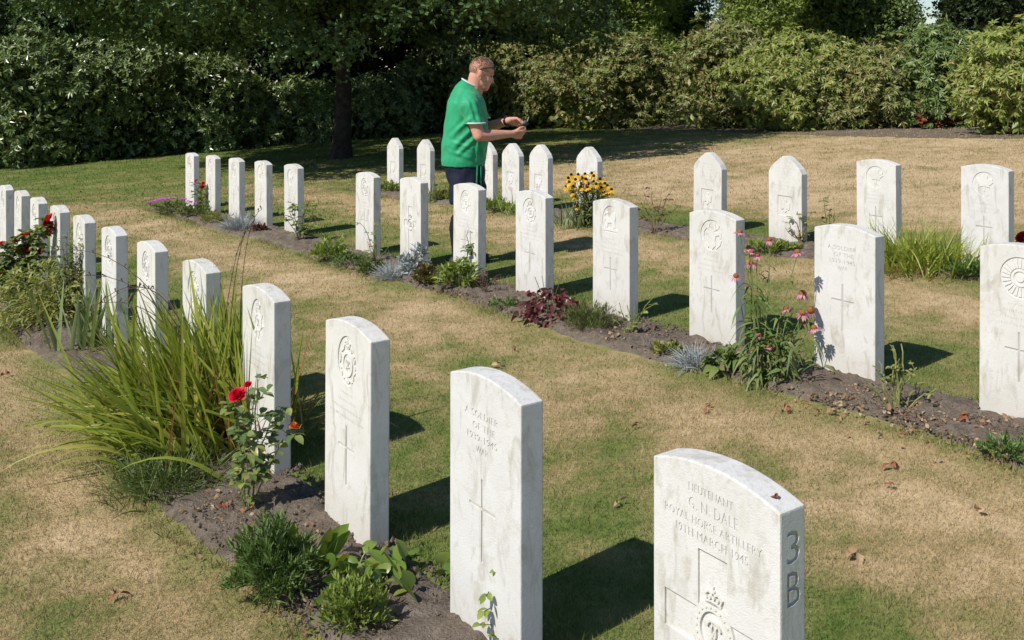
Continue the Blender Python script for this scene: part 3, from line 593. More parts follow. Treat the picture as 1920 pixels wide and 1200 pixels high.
r = root('low_shrub', 'small bright yellow-green bush at the bottom border of the photo', 'plant', at(665, 1185))
mound(r, 1100, .12, .11, .16, (.02, .035), (.006, .011), M['limeleaf'], 10, up=.6, stems=26)
r = root('rose_sprig', 'thin rose shoots with few leaves crossing the second-nearest headstone', 'rose', at(935, 1225))
rose_bush(r, [((0, 0), (-.03, -.01, .17)), ((.01, 0), (.05, .0, .24)), ((0, .01), (.02, 0, .14)), ((.03, 0), (.065, .01, .17))], .9, 11, mat=M['limeleaf'], L=.032, smat=M['stemr'], thick=.003)
r = root('iris_clump', 'clump of pale green iris leaves behind the sword-leaf clump', 'plant', st(-7.35, 1.52))
sword_clump(r, 34, (.42, .62), (.028, .04), .42, M['iris'], 12, (0, 0), (.0, .2), .09, seg=6)
r = root('bushy_perennial', 'loose yellowish-green bush with fallen stems in the front border at far left', 'plant', at(95, 610))
mound(r, 2300, .46, .36, .48, (.05, .11), (.010, .018), M['olive'], 13, up=.35, stems=40, kites=False, prof=PR_LANCE, droop=.5)
sword_clump(r, 130, (.3, .6), (.006, .01), .9, M['olive'], 113, (0, 0), (.2, .7), .2, name='long_leaves')
r = root('twiggy_shrub', 'wiry small-leaved dark shrub growing against a headstone edge', 'plant', st(-8.25, 1.57))
rose_bush(r, [((0, 0), (.03 * i - .1, .05 * math.sin(i * 2), .45 + .08 * (i % 4))) for i in range(8)], 2.3, 14, L=.026, smat=M['stemr'], thick=.003)
r = root('rose_bush', 'rose bush with a cluster of deep red blooms at the left border', 'rose', st(-9.4, 1.38), 'red roses')
def rel(r, px, py, dy=0):                   # offset from a plant's foot to a point seen in the photograph, at the foot's distance
    y = r.location.y + dy; return np.array([(px - 960) / F * y - r.location.x, dy, hgt(px, py, y) - r.location.z])
fl = [tuple(rel(r, *q)) for q in ((35, 444), (52, 438), (48, 464), (76, 467), (87, 410), (88, 425), (4, 455), (2, 508))]
rose_bush(r, [((.02 * i - .08, .03 * (i % 3)), f) for i, f in enumerate(fl)] + [((.0, 0), (-.25 + .07 * i, .1 * math.sin(i * 3), .3 + .05 * (i % 3))) for i in range(9)], 4.2, 15, flowers=[(f, .050 if i in (0, 4, 5) else .036) for i, f in enumerate(fl)], L=.06)
# --- middle border
r = root('ice_plant', 'low mat of magenta daisies at the far end of the middle border', 'plant', at(322, 402))
mound(r, 900, .36, .20, .17, (.03, .05), (.007, .012), M['cone_leaf'], 20, up=.6, stems=10)
rng = np.random.default_rng(21)
for i in range(46):
    a = rng.uniform(0, 2 * np.pi); k = math.sqrt(rng.random()); c = np.array([-.17 + .19 * k * math.cos(a), .14 * k * math.sin(a), .0]) if i < 30 else np.array([rng.uniform(0, .34), rng.normal(0, .1), 0]); c[2] = .17 * math.sqrt(max(0, 1 - (c[0] / .42) ** 2 - (c[1] / .26) ** 2)) + .03
    g = G(); n = 12; b = np.linspace(0, 2 * np.pi, n, endpoint=False); kite(g, np.repeat(c[None], n, 0), unit(np.stack([np.cos(b) - .25, np.sin(b) - .25, 0 * b + .55], 1)), .036, .015, rng, .1, .1); g.build('flower', M['magenta'], r)
r = root('rose_bush', 'thin rose with small red blooms between the two farthest middle-row headstones', 'rose', at(376, 402), 'red roses')
fl = [tuple(rel(r, *q)) for q in ((367, 338), (380, 343), (379, 350))]
rose_bush(r, [((0, 0), f) for f in fl] + [((0, 0), (-.08, 0, .3)), ((.03, 0), (.1, .02, .25))], 1.6, 22, flowers=[(f, .03) for f in fl], L=.05)
r = root('low_shrub', 'low dark green cushion next to the magenta daisies', 'plant', at(366, 408))
mound(r, 900, .30, .2, .16, (.03, .05), (.012, .018), M['cone_leaf'], 23, stems=12)
r = root('low_shrub', 'low olive cushion just left of the silver-blue grass tuft at far left', 'plant', at(405, 421))
mound(r, 1100, .24, .18, .15, (.025, .05), (.005, .009), M['olive'], 24, up=.7, stems=12)
r = root('fescue_tuft', 'silver-blue spiky grass tuft in the far left of the middle border', 'plant', at(450, 432), 'silver grass tufts')
sword_clump(r, 520, (.22, .34), (.004, .007), 1.2, M['silver'], 25, (0, 0), (.02, .35), .04, seg=4)
r = root('low_shrub', 'little rusty red plant beside the far silver-blue tuft', 'plant', at(487, 438))
mound(r, 260, .11, .09, .09, (.03, .05), (.012, .02), M['wine'], 26, stems=8)
r = root('rose_bush', 'leggy rose without blooms around the nearest of the far left five headstones', 'rose', at(560, 455))
rose_bush(r, [((0, 0), (-.22, -.05, .34)), ((0, 0), (-.05, 0, .42)), ((.02, 0), (.12, .0, .45)), ((.02, .02), (.2, .05, .38)), ((.03, 0), (.26, 0, .28)), ((0, 0), (.06, -.05, .3)), ((0, 0), (-.1, -.04, .36))], 1.2, 27, mat=M['limeleaf'], L=.05, smat=M['stemr'])
r = root('low_shrub', 'yellow-green low plant left of the bare stemmed rose in the middle border', 'plant', at(622, 492))
mound(r, 900, .22, .17, .22, (.04, .07), (.010, .016), M['limeleaf'], 28, up=.6, stems=16, kites=False, prof=PR_LANCE)
r = root('low_shrub', 'flat dark green cushion in front of the bare stemmed rose', 'plant', at(660, 502))
mound(r, 900, .25, .16, .12, (.02, .04), (.006, .010), M['feath'], 29, stems=10)
r = root('rose_bush', 'almost bare pruned rose stems in front of the headstone left of the broad cross', 'rose', at(700, 497))
rose_bush(r, [((0, 0), (-.13, 0, .38)), ((.01, 0), (.0, .02, .35)), ((0, .01), (.07, 0, .46)), ((.02, 0), (.02, -.03, .28)), ((.03, 0), (.22, 0, .24)), ((0, 0), (-.06, 0, .2))], .45, 30, mat=M['limeleaf'], smat=M['stemg'], L=.035)
r = root('fescue_tuft', 'silver-grey spiky grass tuft before the headstone with the broad cross', 'plant', at(738, 522), 'silver grass tufts')
sword_clump(r, 480, (.15, .24), (.003, .005), 1.25, M['silver'], 31, (0, 0), (.05, .4), .04, seg=4)
r = root('low_shrub', 'flat grey-green rosette left of the silver-grey tuft', 'plant', at(697, 515))
mound(r, 420, .16, .12, .09, (.035, .06), (.016, .026), M['cone_leaf'], 32, stems=8)
r = root('sage_shrub', 'upright grey-leaved sage in front of the headstone with the broad cross', 'plant', at(778, 520))
mound(r, 330, .15, .13, .25, (.05, .08), (.016, .024), M['silver'], 33, up=.3, stems=14, kites=False, prof=PR_LANCE, smat=M['stemr'])
r = root('low_shrub', 'reddish green low bush left of the yellow-green bush in the middle border', 'plant', at(800, 538))
mound(r, 520, .13, .12, .16, (.03, .05), (.016, .024), leafmat('red_green_leaf', [(.12, .16, .04), (.20, .10, .05), (.16, .18, .05), (.12, .06, .035)]), 34, stems=12)
r = root('bushy_perennial', 'yellow-green bush at the foot of the headstone hiding the man\'s legs', 'plant', at(862, 545))
mound(r, 800, .20, .15, .24, (.05, .09), (.012, .02), M['limeleaf'], 35, up=.5, stems=20, kites=False, prof=PR_LANCE, droop=.4)
r = root('rose_bush', 'tall rose shoot with one brownish tip before the headstone hiding the man\'s legs', 'rose', at(880, 530))
rose_bush(r, [((0, 0), (-.01, 0, .42)), ((0, 0), (.04, 0, .3))], 1.1, 36, L=.045, smat=M['stemr'])
r = root('bare_twigs', 'short bare brown twigs right of the yellow-green bush', 'plant', at(908, 557))
rose_bush(r, [((0, 0), (.035 * i - .08, .02 * (i % 3), .10 + .03 * (i % 4))) for i in range(7)], .35, 37, mat=M['wine'], smat=M['stemr'], thick=.003, L=.03)
r = root('heuchera', 'dark wine-red leafy plant left of the headstone with the lion badge', 'plant', at(1030, 600))
rng = np.random.default_rng(38); n = 210; U = rdir(rng, n); U[:, 2] = np.abs(U[:, 2]); P = U * [.22, .18, .2] * rng.uniform(.55, 1.05, (n, 1)); g = G()
D = unit(U * [1, 1, .3] + rdir(rng, n) * .5); blades(g, P, D, rng.uniform(.032, .062, n), rng.uniform(.028, .05, n), rng, rng.uniform(.1, .9, n), 5, PR_OVAL, .45, .9); g.build('leaves', M['wine'], r, True)
g = G(); kk = 5
for i in range(5): tube(g, bez((0, 0, 0), (.02 * i - .05, .01, .15), (.05 * i - .1, .02 * i, .28), 5), .002, 4)
g.build('stems', M['stemr'], r)
r = root('thyme_mound', 'fine-leaved olive green mound in front of the headstone with the lion badge', 'plant', at(1105, 622))
mound(r, 2600, .21, .17, .17, (.02, .045), (.0028, .005), leafmat('thyme_leaf', [(.10, .14, .035), (.15, .19, .05), (.20, .21, .07), (.08, .11, .03)]), 39, up=.9, stems=24)
r = root('low_shrub', 'flat mat of tiny green leaves left of the wine-red plant', 'plant', at(950, 580))
mound(r, 600, .16, .12, .06, (.015, .03), (.006, .01), M['feath'], 139, stems=8)
r = root('rose_bush', 'leggy bare rose with long slanting shoots right of the lion badge headstone', 'rose', at(1182, 632))
rose_bush(r, [((0, 0), (-.07, 0, .2)), ((.0, 0), (-.02, .02, .18)), ((.02, 0), (.2, .02, .27)), ((.02, 0), (.17, 0, .2)), ((0, 0), (.06, 0, .16)), ((0, 0), (-.14, -.03, .12)), ((.01, 0), (.03, -.04, .22))], .5, 40, mat=M['olive'], smat=M['stemg'], L=.03)
r = root('fescue_tuft', 'silver-grey grass tuft at the foot of the headstone with the stag badge', 'plant', at(1303, 688), 'silver grass tufts')
sword_clump(r, 360, (.13, .22), (.0028, .005), 1.2, M['silver'], 41, (-.1, 0), (.05, .5), .03, seg=4)
r = root('low_shrub', 'low mottled green and yellow leaves left of the silver tuft below the stag badge', 'plant', at(1252, 668))
mound(r, 300, .12, .08, .07, (.025, .04), (.012, .02), M['olive'], 42, stems=6)
r = root('low_shrub', 'broad dark leaves at the foot of the coneflowers', 'plant', at(1362, 700))
mound(r, 150, .13, .1, .11, (.06, .10), (.03, .045), M['cone_leaf'], 43, stems=6, kites=False, droop=.5)
r = root('coneflower_plant', 'tall purple coneflower plant with drooping pink petals and orange cones', 'coneflower', at(1432, 722))
rng = np.random.default_rng(44); gs = G(); gl = G()
heads = ((1387, 436, 0), (1404, 466, 1), (1443, 450, 1), (1409, 473, -1), (1420, 480, 1), (1496, 474, 1), (1380, 518, 0), (1505, 553, 2), (1474, 580, 1), (1505, 588, 1), (1521, 583, 2), (1527, 616, 0), (1421, 629, -1), (1440, 651, -1), (1413, 657, -1), (1408, 495, 1))
for i, (hx, hy, k) in enumerate(heads):
    e = rel(r, hx, hy, .04 * k); f = np.array([rng.normal(0, .05) + e[0] * .25, rng.normal(0, .03), -.02]); p = bez(f, (e[0] * .6 + rng.normal(0, .02), e[1], e[2] * .6), e, 9); tube(gs, p, np.linspace(.0042, .0022, 9), 5)
    up = (rng.normal(-.12, .25), rng.normal(-.15, .2), 1); big = .035 if k > -1 else .024
    ray_flower(r, e, big * (1.15 if i in (5, 9, 11) else 1), M['pink'], M['cone'], 13, rng, .35 if i not in (7, 10) else 1.6, up, 'flower', .42 if i not in (7, 10) else .6, .40 if i not in (7, 10) else .62)
    n = 15; s = rng.uniform(.05, .9, n) ** 1.3; q = np.stack([np.interp(s, np.linspace(0, 1, 9), p[:, j]) for j in range(3)], 1)
    D = unit(np.column_stack([rng.normal(size=(n, 2)), rng.uniform(-.2, .7, n)])); blades(gl, q, D, rng.uniform(.06, .12, n), rng.uniform(.010, .020, n), rng, rng.uniform(.3, 1.3, n), 5, PR_LANCE, .3, .4)
n = 120; q = np.column_stack([rng.normal(.06, .09, n), rng.normal(0, .06, n), rng.uniform(.02, .26, n)]); D = unit(np.column_stack([rng.normal(size=(n, 2)), rng.uniform(-.4, .6, n)])); blades(gl, q, D, rng.uniform(.06, .11, n), rng.uniform(.012, .024, n), rng, rng.uniform(.4, 1.3, n), 5, PR_LANCE, .3, .4)
gs.build('stems', M['stemg'], r); gl.build('leaves', M['cone_leaf'], r, True)
r = root('rose_bush', 'hard-pruned rose of stubby green stems beside the headstone with coneflower shadows', 'rose', at(1680, 775))
rose_bush(r, [((0, 0), (-.02 + .012 * i, .02 * (i % 3), .21 + .03 * ((i * 3) % 4))) for i in range(6)] + [((0, 0), (.10, 0, .2)), ((.01, 0), (.15, .03, .12)), ((0, 0), (-.10, 0, .17)), ((-.02, 0), (-.08, .02, .23)), ((.02, 0), (.19, .0, .1)), ((-.05, 0), (-.16, -.05, .13))], .5, 45, mat=M['olive'], smat=plain('pruned_stem', (.22, .23, .08), .6, .3, .3, 60), L=.026, thick=.0055)
r = root('low_shrub', 'small weedy plant in the middle border at the right border of the photo', 'plant', at(1890, 862))
mound(r, 500, .14, .1, .07, (.02, .04), (.006, .012), M['feath'], 46, stems=10)
# --- back border
for (px, py, lb, rx, rz, m) in ((731, 362, 'low bright tuft between the two pointed headstones left of the man', .22, .15, 'limeleaf'), (828, 378, 'low leafy patch just left of the man\'s shorts', .2, .14, 'olive'), (930, 398, 'low yellowish patch left of the iris leaves below the man\'s hands', .24, .16, 'limeleaf'), (1440, 478, 'low green patch left of the eagle panel headstone', .32, .10, 'limeleaf'), (1815, 522, 'dark low cushion right of the tall green grass clump', .2, .12, 'feath')):
    r = root('low_shrub', lb, 'plant', at(px, py)); mound(r, 600, rx, .17, rz, (.04, .07), (.010, .018), M[m], px, up=.6, stems=12)
r = root('iris_clump', 'short iris leaves just left of the man in the back border', 'plant', at(812, 378))
sword_clump(r, 26, (.2, .4), (.014, .022), .55, M['iris'], 51, (0, 0), (0, .25), .07, seg=5)
r = root('iris_clump', 'yellowing iris leaves under the man\'s hands in the back border', 'plant', at(962, 402))
sword_clump(r, 36, (.22, .42), (.012, .02), .75, M['limeleaf'], 52, (0, 0), (0, .4), .09, seg=5)
r = root('rudbeckia_plant', 'tall clump of yellow daisies with dark centres', 'yellow daisies', at(1105, 425))
rng = np.random.default_rng(53); gs = G(); gl = G()
hd = [(1066, 334), (1084, 328), (1097, 327), (1080, 337), (1098, 336), (1114, 330), (1125, 336), (1062, 350), (1075, 350), (1090, 345), (1104, 345), (1118, 345), (1128, 352), (1139, 349), (1132, 361), (1147, 356), (1074, 361), (1077, 368), (1102, 352), (1109, 356), (1122, 358), (1092, 334), (1083, 386), (1113, 341), (1068, 342), (1071, 328), (1089, 352), (1097, 360), (1116, 352), (1134, 344), (1143, 363), (1110, 325), (1100, 338), (1126, 346)]
for i, (hx, hy) in enumerate(hd):
    e = rel(r, hx, hy, rng.normal(0, .08)); f = np.array([e[0] * .3 + rng.normal(0, .04), rng.normal(0, .03), -.02]); p = bez(f, (e[0] * .5, e[1], e[2] * .6), e, 8); tube(gs, p, np.linspace(.004, .002, 8), 4)
    ray_flower(r, e, .064, M['yellow'], M['dkcone'], 14, rng, .35, (rng.normal(-.3, .3), rng.normal(-.4, .3), 1), 'flower', .26, .3)
    n = 16; s = rng.uniform(.05, .8, n); q = np.stack([np.interp(s, np.linspace(0, 1, 8), p[:, j]) for j in range(3)], 1); D = unit(np.column_stack([rng.normal(size=(n, 2)), rng.uniform(.0, .9, n)])); blades(gl, q, D, rng.uniform(.07, .13, n), rng.uniform(.016, .03, n), rng, rng.uniform(.2, .8, n), 4, PR_LANCE, .3, .4)
gs.build('stems', M['stemg'], r); gl.build('leaves', M['cone_leaf'], r, True)
r = root('iris_clump', 'pale iris leaves at the left foot of the yellow daisies', 'plant', at(1072, 428))
sword_clump(r, 40, (.2, .38), (.014, .022), .7, M['iris'], 54, (-.2, 0), (0, .3), .09, seg=5)
r = root('bare_twigs', 'leafless brown twiggy bush left of the pointed headstone behind the stag badge', 'plant', at(1228, 440))
rose_bush(r, [((0, 0), (.06 * i - .22, .05 * (i % 3), .26 + .07 * ((i * 5) % 4))) for i in range(9)], .35, 55, mat=M['wine'], smat=M['twig'], L=.04)
r = root('bare_twigs', 'short bare twigs at the right foot of the eagle panel headstone', 'plant', at(1502, 462))
rose_bush(r, [((0, 0), (.035 * i - .14, .03 * (i % 3), .15 + .05 * ((i * 5) % 4))) for i in range(9)], .5, 56, mat=M['olive'], smat=M['twig'], L=.04)
r = root('rose_bush', 'thin leafy rose between the eagle panel headstone and the first maple leaf one', 'rose', at(1552, 452))
rose_bush(r, [((0, 0), (-.04, 0, .38)), ((0, 0), (.02, 0, .26)), ((.02, 0), (.07, .02, .24))], 1.0, 57, mat=M['olive'], L=.045, smat=M['stemr'])
r = root('grass_clump', 'tall fountain of bright green grass between the two maple leaf headstones', 'plant', at(1728, 508))
sword_clump(r, 620, (.34, .58), (.007, .013), .85, M['sword'], 58, (0, 0), (.05, .6), .16, seg=6); sword_clump(r, 90, (.2, .4), (.006, .01), 1.3, M['sword_dry'], 59, (0, 0), (.3, .9), .16, 'dry_leaves', seg=6)
r = root('rose_bush', 'red rose at the right border behind the rayed badge headstone', 'rose', at(1912, 500), 'red roses')
e = tuple(rel(r, 1914, 442)); rose_bush(r, [((0, 0), e), ((0, 0), (.06, 0, .2)), ((0, .02), (.1, 0, .3))], 1.2, 60, flowers=[(e, .045)], L=.05)
# --- crumbs of earth
rng = np.random.default_rng(63); g = G(); OC = np.array([(1, 0, 0), (-1, 0, 0), (0, 1, 0), (0, -1, 0), (0, 0, 1), (0, 0, -1)], float); OF = np.array([(0, 2, 4), (2, 1, 4), (1, 3, 4), (3, 0, 4), (2, 0, 5), (1, 2, 5), (3, 1, 5), (0, 3, 5)])
for r, (n, t0, t1) in enumerate(((5200, -6.5, -1.2), (6500, -9.5, -.8), (1500, -13, -4))):
    T = rng.uniform(t0, t1, n); S = rng.uniform(-.42, .12, n) + ROWD[r]; P = np.stack([A[0] * T + NB[0] * S, A[1] * T + NB[1] * S], 1); z = gz(P[:, 0], P[:, 1]) + np.where(S < ROWD[r] - .44, .004, .022 + .012 * rng.random(n))
    sz = .004 + .011 * rng.random(n) ** 3; V = np.column_stack([P, z])[:, None] + OC[None] * sz[:, None, None] * rng.uniform(.5, 1.3, (n, 6, 1)) + rng.normal(0, .12, (n, 6, 3)) * sz[:, None, None]
    g.add(V, (np.arange(n)[:, None, None] * 6 + OF).reshape(-1, 3))
tag(g.build('soil_crumbs', M['soil'], None), 'crumbs and clods of dry earth on the soil borders', 'soil crumbs', kind='stuff')
# --- fallen leaves
rng = np.random.default_rng(61)
def curled(g, P, L, rng):
    n = len(P); D = unit(np.column_stack([rng.normal(size=(n, 2)), rng.uniform(-.15, .55, n)])); blades(g, P, D, L * rng.uniform(.7, 1.3, n), L * rng.uniform(.5, .8, n), rng, rng.uniform(-.2, .8, n), 4, PR_OVAL, .6, .9)
g = G()
for (c0, c1, n, sd) in (((-4.6, 4.2), (-3.9, 4.3), 120, .10), ((-3.4, 4.18), (-2.2, 4.15), 620, .13), ((-5.4, 4.2), (-4.8, 4.25), 170, .11), ((-4.3, 1.38), (-3.5, 1.4), 200, .09), ((-2.3, 4.15), (-1.4, 4.15), 190, .13), ((-12, 1.38), (-6, 1.4), 260, .1), ((-10, 4.18), (-6, 4.2), 260, .1), ((-3.4, 1.35), (-2.4, 1.4), 120, .1), ((-12, 7.05), (-4.5, 7.05), 110, .1)):
    k = rng.random(n); T = c0[0] + (c1[0] - c0[0]) * k + rng.normal(0, .08, n); S = c0[1] + (c1[1] - c0[1]) * k + rng.normal(0, sd, n)
    P = np.stack([A[0] * T + NB[0] * S, A[1] * T + NB[1] * S], 1); P = np.column_stack([P, gz(P[:, 0], P[:, 1]) + np.where(in_bed(P[:, 0], P[:, 1]), .034, .012)]); curled(g, P, .007 + .022 * rng.random(n) ** 1.5, rng)
tag(g.build('leaf_litter', M['litter'], None, True), 'dry brown leaf litter strewn over the soil borders', 'dead leaves', kind='stuff')
for i, (px, py) in enumerate(((968, 660), (1160, 948), (1668, 880), (1665, 916), (1832, 966), (1475, 775), (1525, 779), (1558, 780), (218, 1125), (425, 962), (1892, 800), (1800, 797), (1192, 805), (930, 690), (10, 708), (1330, 770), (1610, 1050))):
    x, y = at(px, py); g = G(); rg = np.random.default_rng(300 + i); curled(g, rg.normal(0, .010, (3, 3)) * [1, 1, .1] + [0, 0, .008], .036 if i % 3 else .026, rg)
    o = g.build('fallen_leaf', M['redlitter'] if i % 3 != 1 else M['litter'], None, True); o.location = (x, y, gz(x, y) + (.032 if bool(in_bed(np.array(x), np.array(y))) else .016)); tag(o, 'curled reddish brown dead leaf lying on the lawn or soil border', 'dead leaf', 'dead leaves scattered on the lawn')
# a dead petal lying on the nearest stone
g = G(); rg = np.random.default_rng(2); curled(g, np.zeros((2, 3)), .020, rg); o = g.build('fallen_leaf', M['redlitter'], None, True); p = A * -1.824 + NB * 1.646 + A * .335 + NB * .04
o.location = (p[0], p[1], gz(p[0], p[1]) + (.788)); tag(o, 'small dark red dead leaf lying on top of the nearest headstone', 'dead leaf')

# ------------------------------------------------------------------ shrubs and trees round the lawn
def whorls(g, C, Ax, L, Wd, k, rng, droop, open_=1.05):
    n = len(C); a = np.linspace(0, 2 * np.pi, k, endpoint=False)[None] + rng.uniform(0, 6, (n, 1)); u = sidev(Ax, np.zeros(n)); v = np.cross(Ax, u); o = open_ + rng.normal(0, .25, (n, k))
    D = Ax[:, None] * np.cos(o)[..., None] + (u[:, None] * np.cos(a)[..., None] + v[:, None] * np.sin(a)[..., None]) * np.sin(o)[..., None]
    D[..., 2] -= droop; D = unit(D).reshape(-1, 3); m = n * k
    kite(g, np.repeat(C, k, 0), D, L * rng.uniform(.65, 1.2, m), Wd * rng.uniform(.8, 1.2, m), rng, .5, .25, np.repeat(unit(Ax + [-.25, -.2, .35]), k, 0))
def clumps(rng, n, rx, ry, h, rr):
    U = rdir(rng, n); U[:, 2] = np.where(U[:, 2] < -.6, -U[:, 2], U[:, 2]); k = .78 + .22 * rng.random((n, 1))
    r = rng.uniform(*rr, n); C = U * k * np.array([rx, ry, h * .52]) + [0, 0, h * .46]; C[:, 2] = np.maximum(C[:, 2], r * .55); return C, r
def shrub(label, px, depth_pt, rx, ry, h, mat, seed, tips=1900, L=.12, Wd=.038, k=7, droop=.25, nc=46, rr=(.3, .62), group=None, name='rhododendron', cat='shrub', inner=2200, dz=0):
    rng = np.random.default_rng(seed); x, y = depth_pt; o = thing(name, label, cat, x, y, group)
    C, r = clumps(rng, nc, rx - rr[1] * .5, ry - rr[1] * .5, h - rr[1] * .5, rr); q = rng.choice(nc, tips, p=r ** 2 / (r ** 2).sum())
    out = unit(C - np.array([0, 0, h * .4])); Ax = unit(rdir(rng, tips) + out[q] * .75 + [0, 0, .2]); P = C[q] + Ax * (r[q] * rng.uniform(.62, 1.16, tips) * np.where(rng.random(tips) < .06, 1.22, 1) * (.60 + .75 * vnoise(Ax[:, 0] * 3 + q, Ax[:, 2] * 3, seed)))[:, None]
    P[:, 2] = np.maximum(P[:, 2], .06); g = G(); whorls(g, P, Ax, L, Wd, k, rng, droop)
    m = inner; U = rdir(rng, m); Pi = U * (rng.random((m, 1)) ** .4) * np.array([rx, ry, h * .5]) * .74 + [0, 0, h * .45]; Pi[:, 2] = np.where(np.arange(m) < m // 3, rng.uniform(.03, .5, m), np.maximum(Pi[:, 2], .1)); kite(g, Pi, rdir(rng, m), .22, .10, rng, 2, .1)
    g.build('foliage', M[mat] if isinstance(mat, str) else mat, o)
    g = G()
    for i in range(16): c = C[rng.integers(nc)]; tube(g, bez((rng.normal(0, .15 * rx), rng.normal(0, .1 * ry), -.1), (c[0] * .4, c[1] * .4, c[2] * .7), c, 7), np.linspace(.03, .01, 7), 5)
    g.build('stems', M['bark'], o); return o
RH = 'rhododendrons along the edge of the lawn'
def hp(px, py, back): x, y = at(px, py); d = unit(np.array([x, y]))[None][0]; return x + d[0] * back, y + d[1] * back
# left: glossy dark rhododendrons
for a in (('broad glossy dark rhododendron filling the left border of the photo', 60, 317, 1.0, 2.4, 1.7, 3.5, 1), ('tall glossy dark rhododendron right of the one at the left border', 215, 303, 1.2, 2.1, 1.7, 3.6, 2),
          ('glossy rhododendron left of the oak trunk, ending in a low dome', 390, 288, 1.1, 1.55, 1.5, 2.75, 3), ('small glossy rhododendron in shade directly left of the oak trunk', 560, 274, 1.0, 1.5, 1.2, 1.7, 4),
          ('low shaded rhododendron between the oak trunk and the man', 700, 263, 1.0, 1.5, 1.2, 1.6, 5), ('glossy rhododendron directly behind the man in green', 840, 251, 1.2, 1.7, 1.4, 3.0, 6)):
    shrub(a[0], a[1], hp(a[1], a[2], a[3] + .6), a[4], a[5], a[6], 'rhodo', 100 + a[7], 1900, .18, .056, 8, .28, 58, group=RH)
for a in (('bronze-green rhododendron right of the man\'s head', 985, 246, 2.2, 1.6, 2.75, 7, 'rhodo_b'), ('bronze-green rhododendron half in shadow, right of the man\'s hands', 1150, 246, 2.5, 1.5, 2.55, 8, 'rhodo_b'),
          ('tall yellow-green rhododendron with bronze tips near the middle of the shrub border', 1360, 246, 1.45, 1.4, 2.75, 9, 'rhodo_b'), ('rounded bright yellow-green rhododendron behind the eagle panel headstone', 1490, 250, 1.6, 1.4, 2.35, 10, 'rhodo_y'),
          ('low bronze-tinged rhododendron left of the rust-brown dying one', 1640, 246, 1.6, 1.4, 1.9, 11, 'rhodo_b'), ('mid green rhododendron behind the rust-brown dying one', 1765, 244, 1.25, 1.3, 2.15, 12, 'rhodo_g'),
          ('large bright green rhododendron at the right border of the photo', 1900, 258, 1.0, 1.1, 2.1, 13, 'rhodo_y'), ('tall rhododendron just outside the right border', 2030, 250, 1.4, 1.2, 2.7, 14, 'rhodo_g')):
    shrub(a[0], a[1], hp(a[1], a[2], a[4] + .1), a[3], a[4], a[5], a[7], 100 + a[6], 1900 if a[6] != 8 else 2300, .155, .040, 8, .55, 58, (.2, .52), group=RH)
x, y = hp(1765, 244, .5); o = thing('rhododendron', 'rust-brown dying small rhododendron at the foot of the green ones', 'shrub', x, y, RH); rose_bush(o, [((.09 * i - .4, .05 * (i % 3)), (.12 * i - .55, -.1 + .1 * (i % 3), .28 + .1 * ((i * 3) % 4))) for i in range(10)], 2.4, 70, mat=M['rust'], smat=M['stemr'], L=.09, thick=.006)
# oak over the lawn
def spray_crown(g, blobs, n, L, Wd, rng, m=7, tw=.35, upb=.15, shell=(.55, 1.05)):
    B = np.array([b[:3] for b in blobs]); R = np.array([b[3] if np.ndim(b[3]) else (b[3],) * 3 for b in blobs], float); w = (R[:, 0] * R[:, 2]); q = rng.choice(len(B), n, p=w / w.sum())
    U = rdir(rng, n); P = B[q] + U * R[q] * rng.uniform(*shell, (n, 1)); Dt = unit(U * .8 + rdir(rng, n) * .7 + [0, 0, upb])
    s = np.linspace(.1, 1, m); C = (P[:, None] + Dt[:, None] * (s * tw)[None, :, None]).reshape(-1, 3); k = len(C)
    D = unit(np.repeat(Dt, m, 0) * .5 + rdir(rng, k)); kite(g, C, D, L * rng.uniform(.6, 1.25, k), Wd * rng.uniform(.7, 1.3, k), rng, .9, .25, unit(np.repeat(Dt, m, 0) * .5 + [0, 0, .7]))
def tree(name, label, x, y, trunk, blobs, mat, n, L, Wd, seed, m=7, tw=.35, group=None, tr_r=.25, limbs=14, cat='tree', shell=(.55, 1.05), upb=.15):
    rng = np.random.default_rng(seed); o = thing(name, label, cat, x, y, group); g = G(); p = np.array([(0, 0, -.3), (0, 0, .15), (0.02, .02, .6), (.05, 0, trunk * .5), (0, .05, trunk), (.1, 0, trunk * 1.5)])
    tube(g, p, np.array([1.75, 1.35, 1.05, .95, .85, .5]) * tr_r, 14)
    for i in range(limbs):
        b = blobs[i % len(blobs)]; h0 = trunk * rng.uniform(.75, 1.35); tube(g, bez((0, 0, h0), (b[0] * .4, b[1] * .4, max(h0, b[2]) + .3), b[:3], 8), np.linspace(.34, .08, 8) * tr_r, 6)
    g.build('trunk', M['bark'], o, True); g = G(); spray_crown(g, blobs, n, L, Wd, rng, m, tw, upb, shell); g.build('crown', M[mat], o); return o
rng = np.random.default_rng(80); ox, oy = at(640, 297)
bl = []
for i in range(46):
    a = rng.uniform(0, 2 * np.pi); k = 6.0 * math.sqrt(rng.random()); z = rng.uniform(3.9, 7.7); k *= math.sqrt(max(.15, 1 - ((z - 4.8) / 4.2) ** 2)); bl.append((k * math.cos(a), k * math.sin(a), z, (1.25, 1.25, .95)))
for i in range(20): a = i * 2 * np.pi / 20; k = 5.6 + .5 * math.sin(i * 2.3); bl.append((k * math.cos(a), k * math.sin(a), 4.3 + .5 * math.sin(i * 1.7), (1.25, 1.25, .9)))
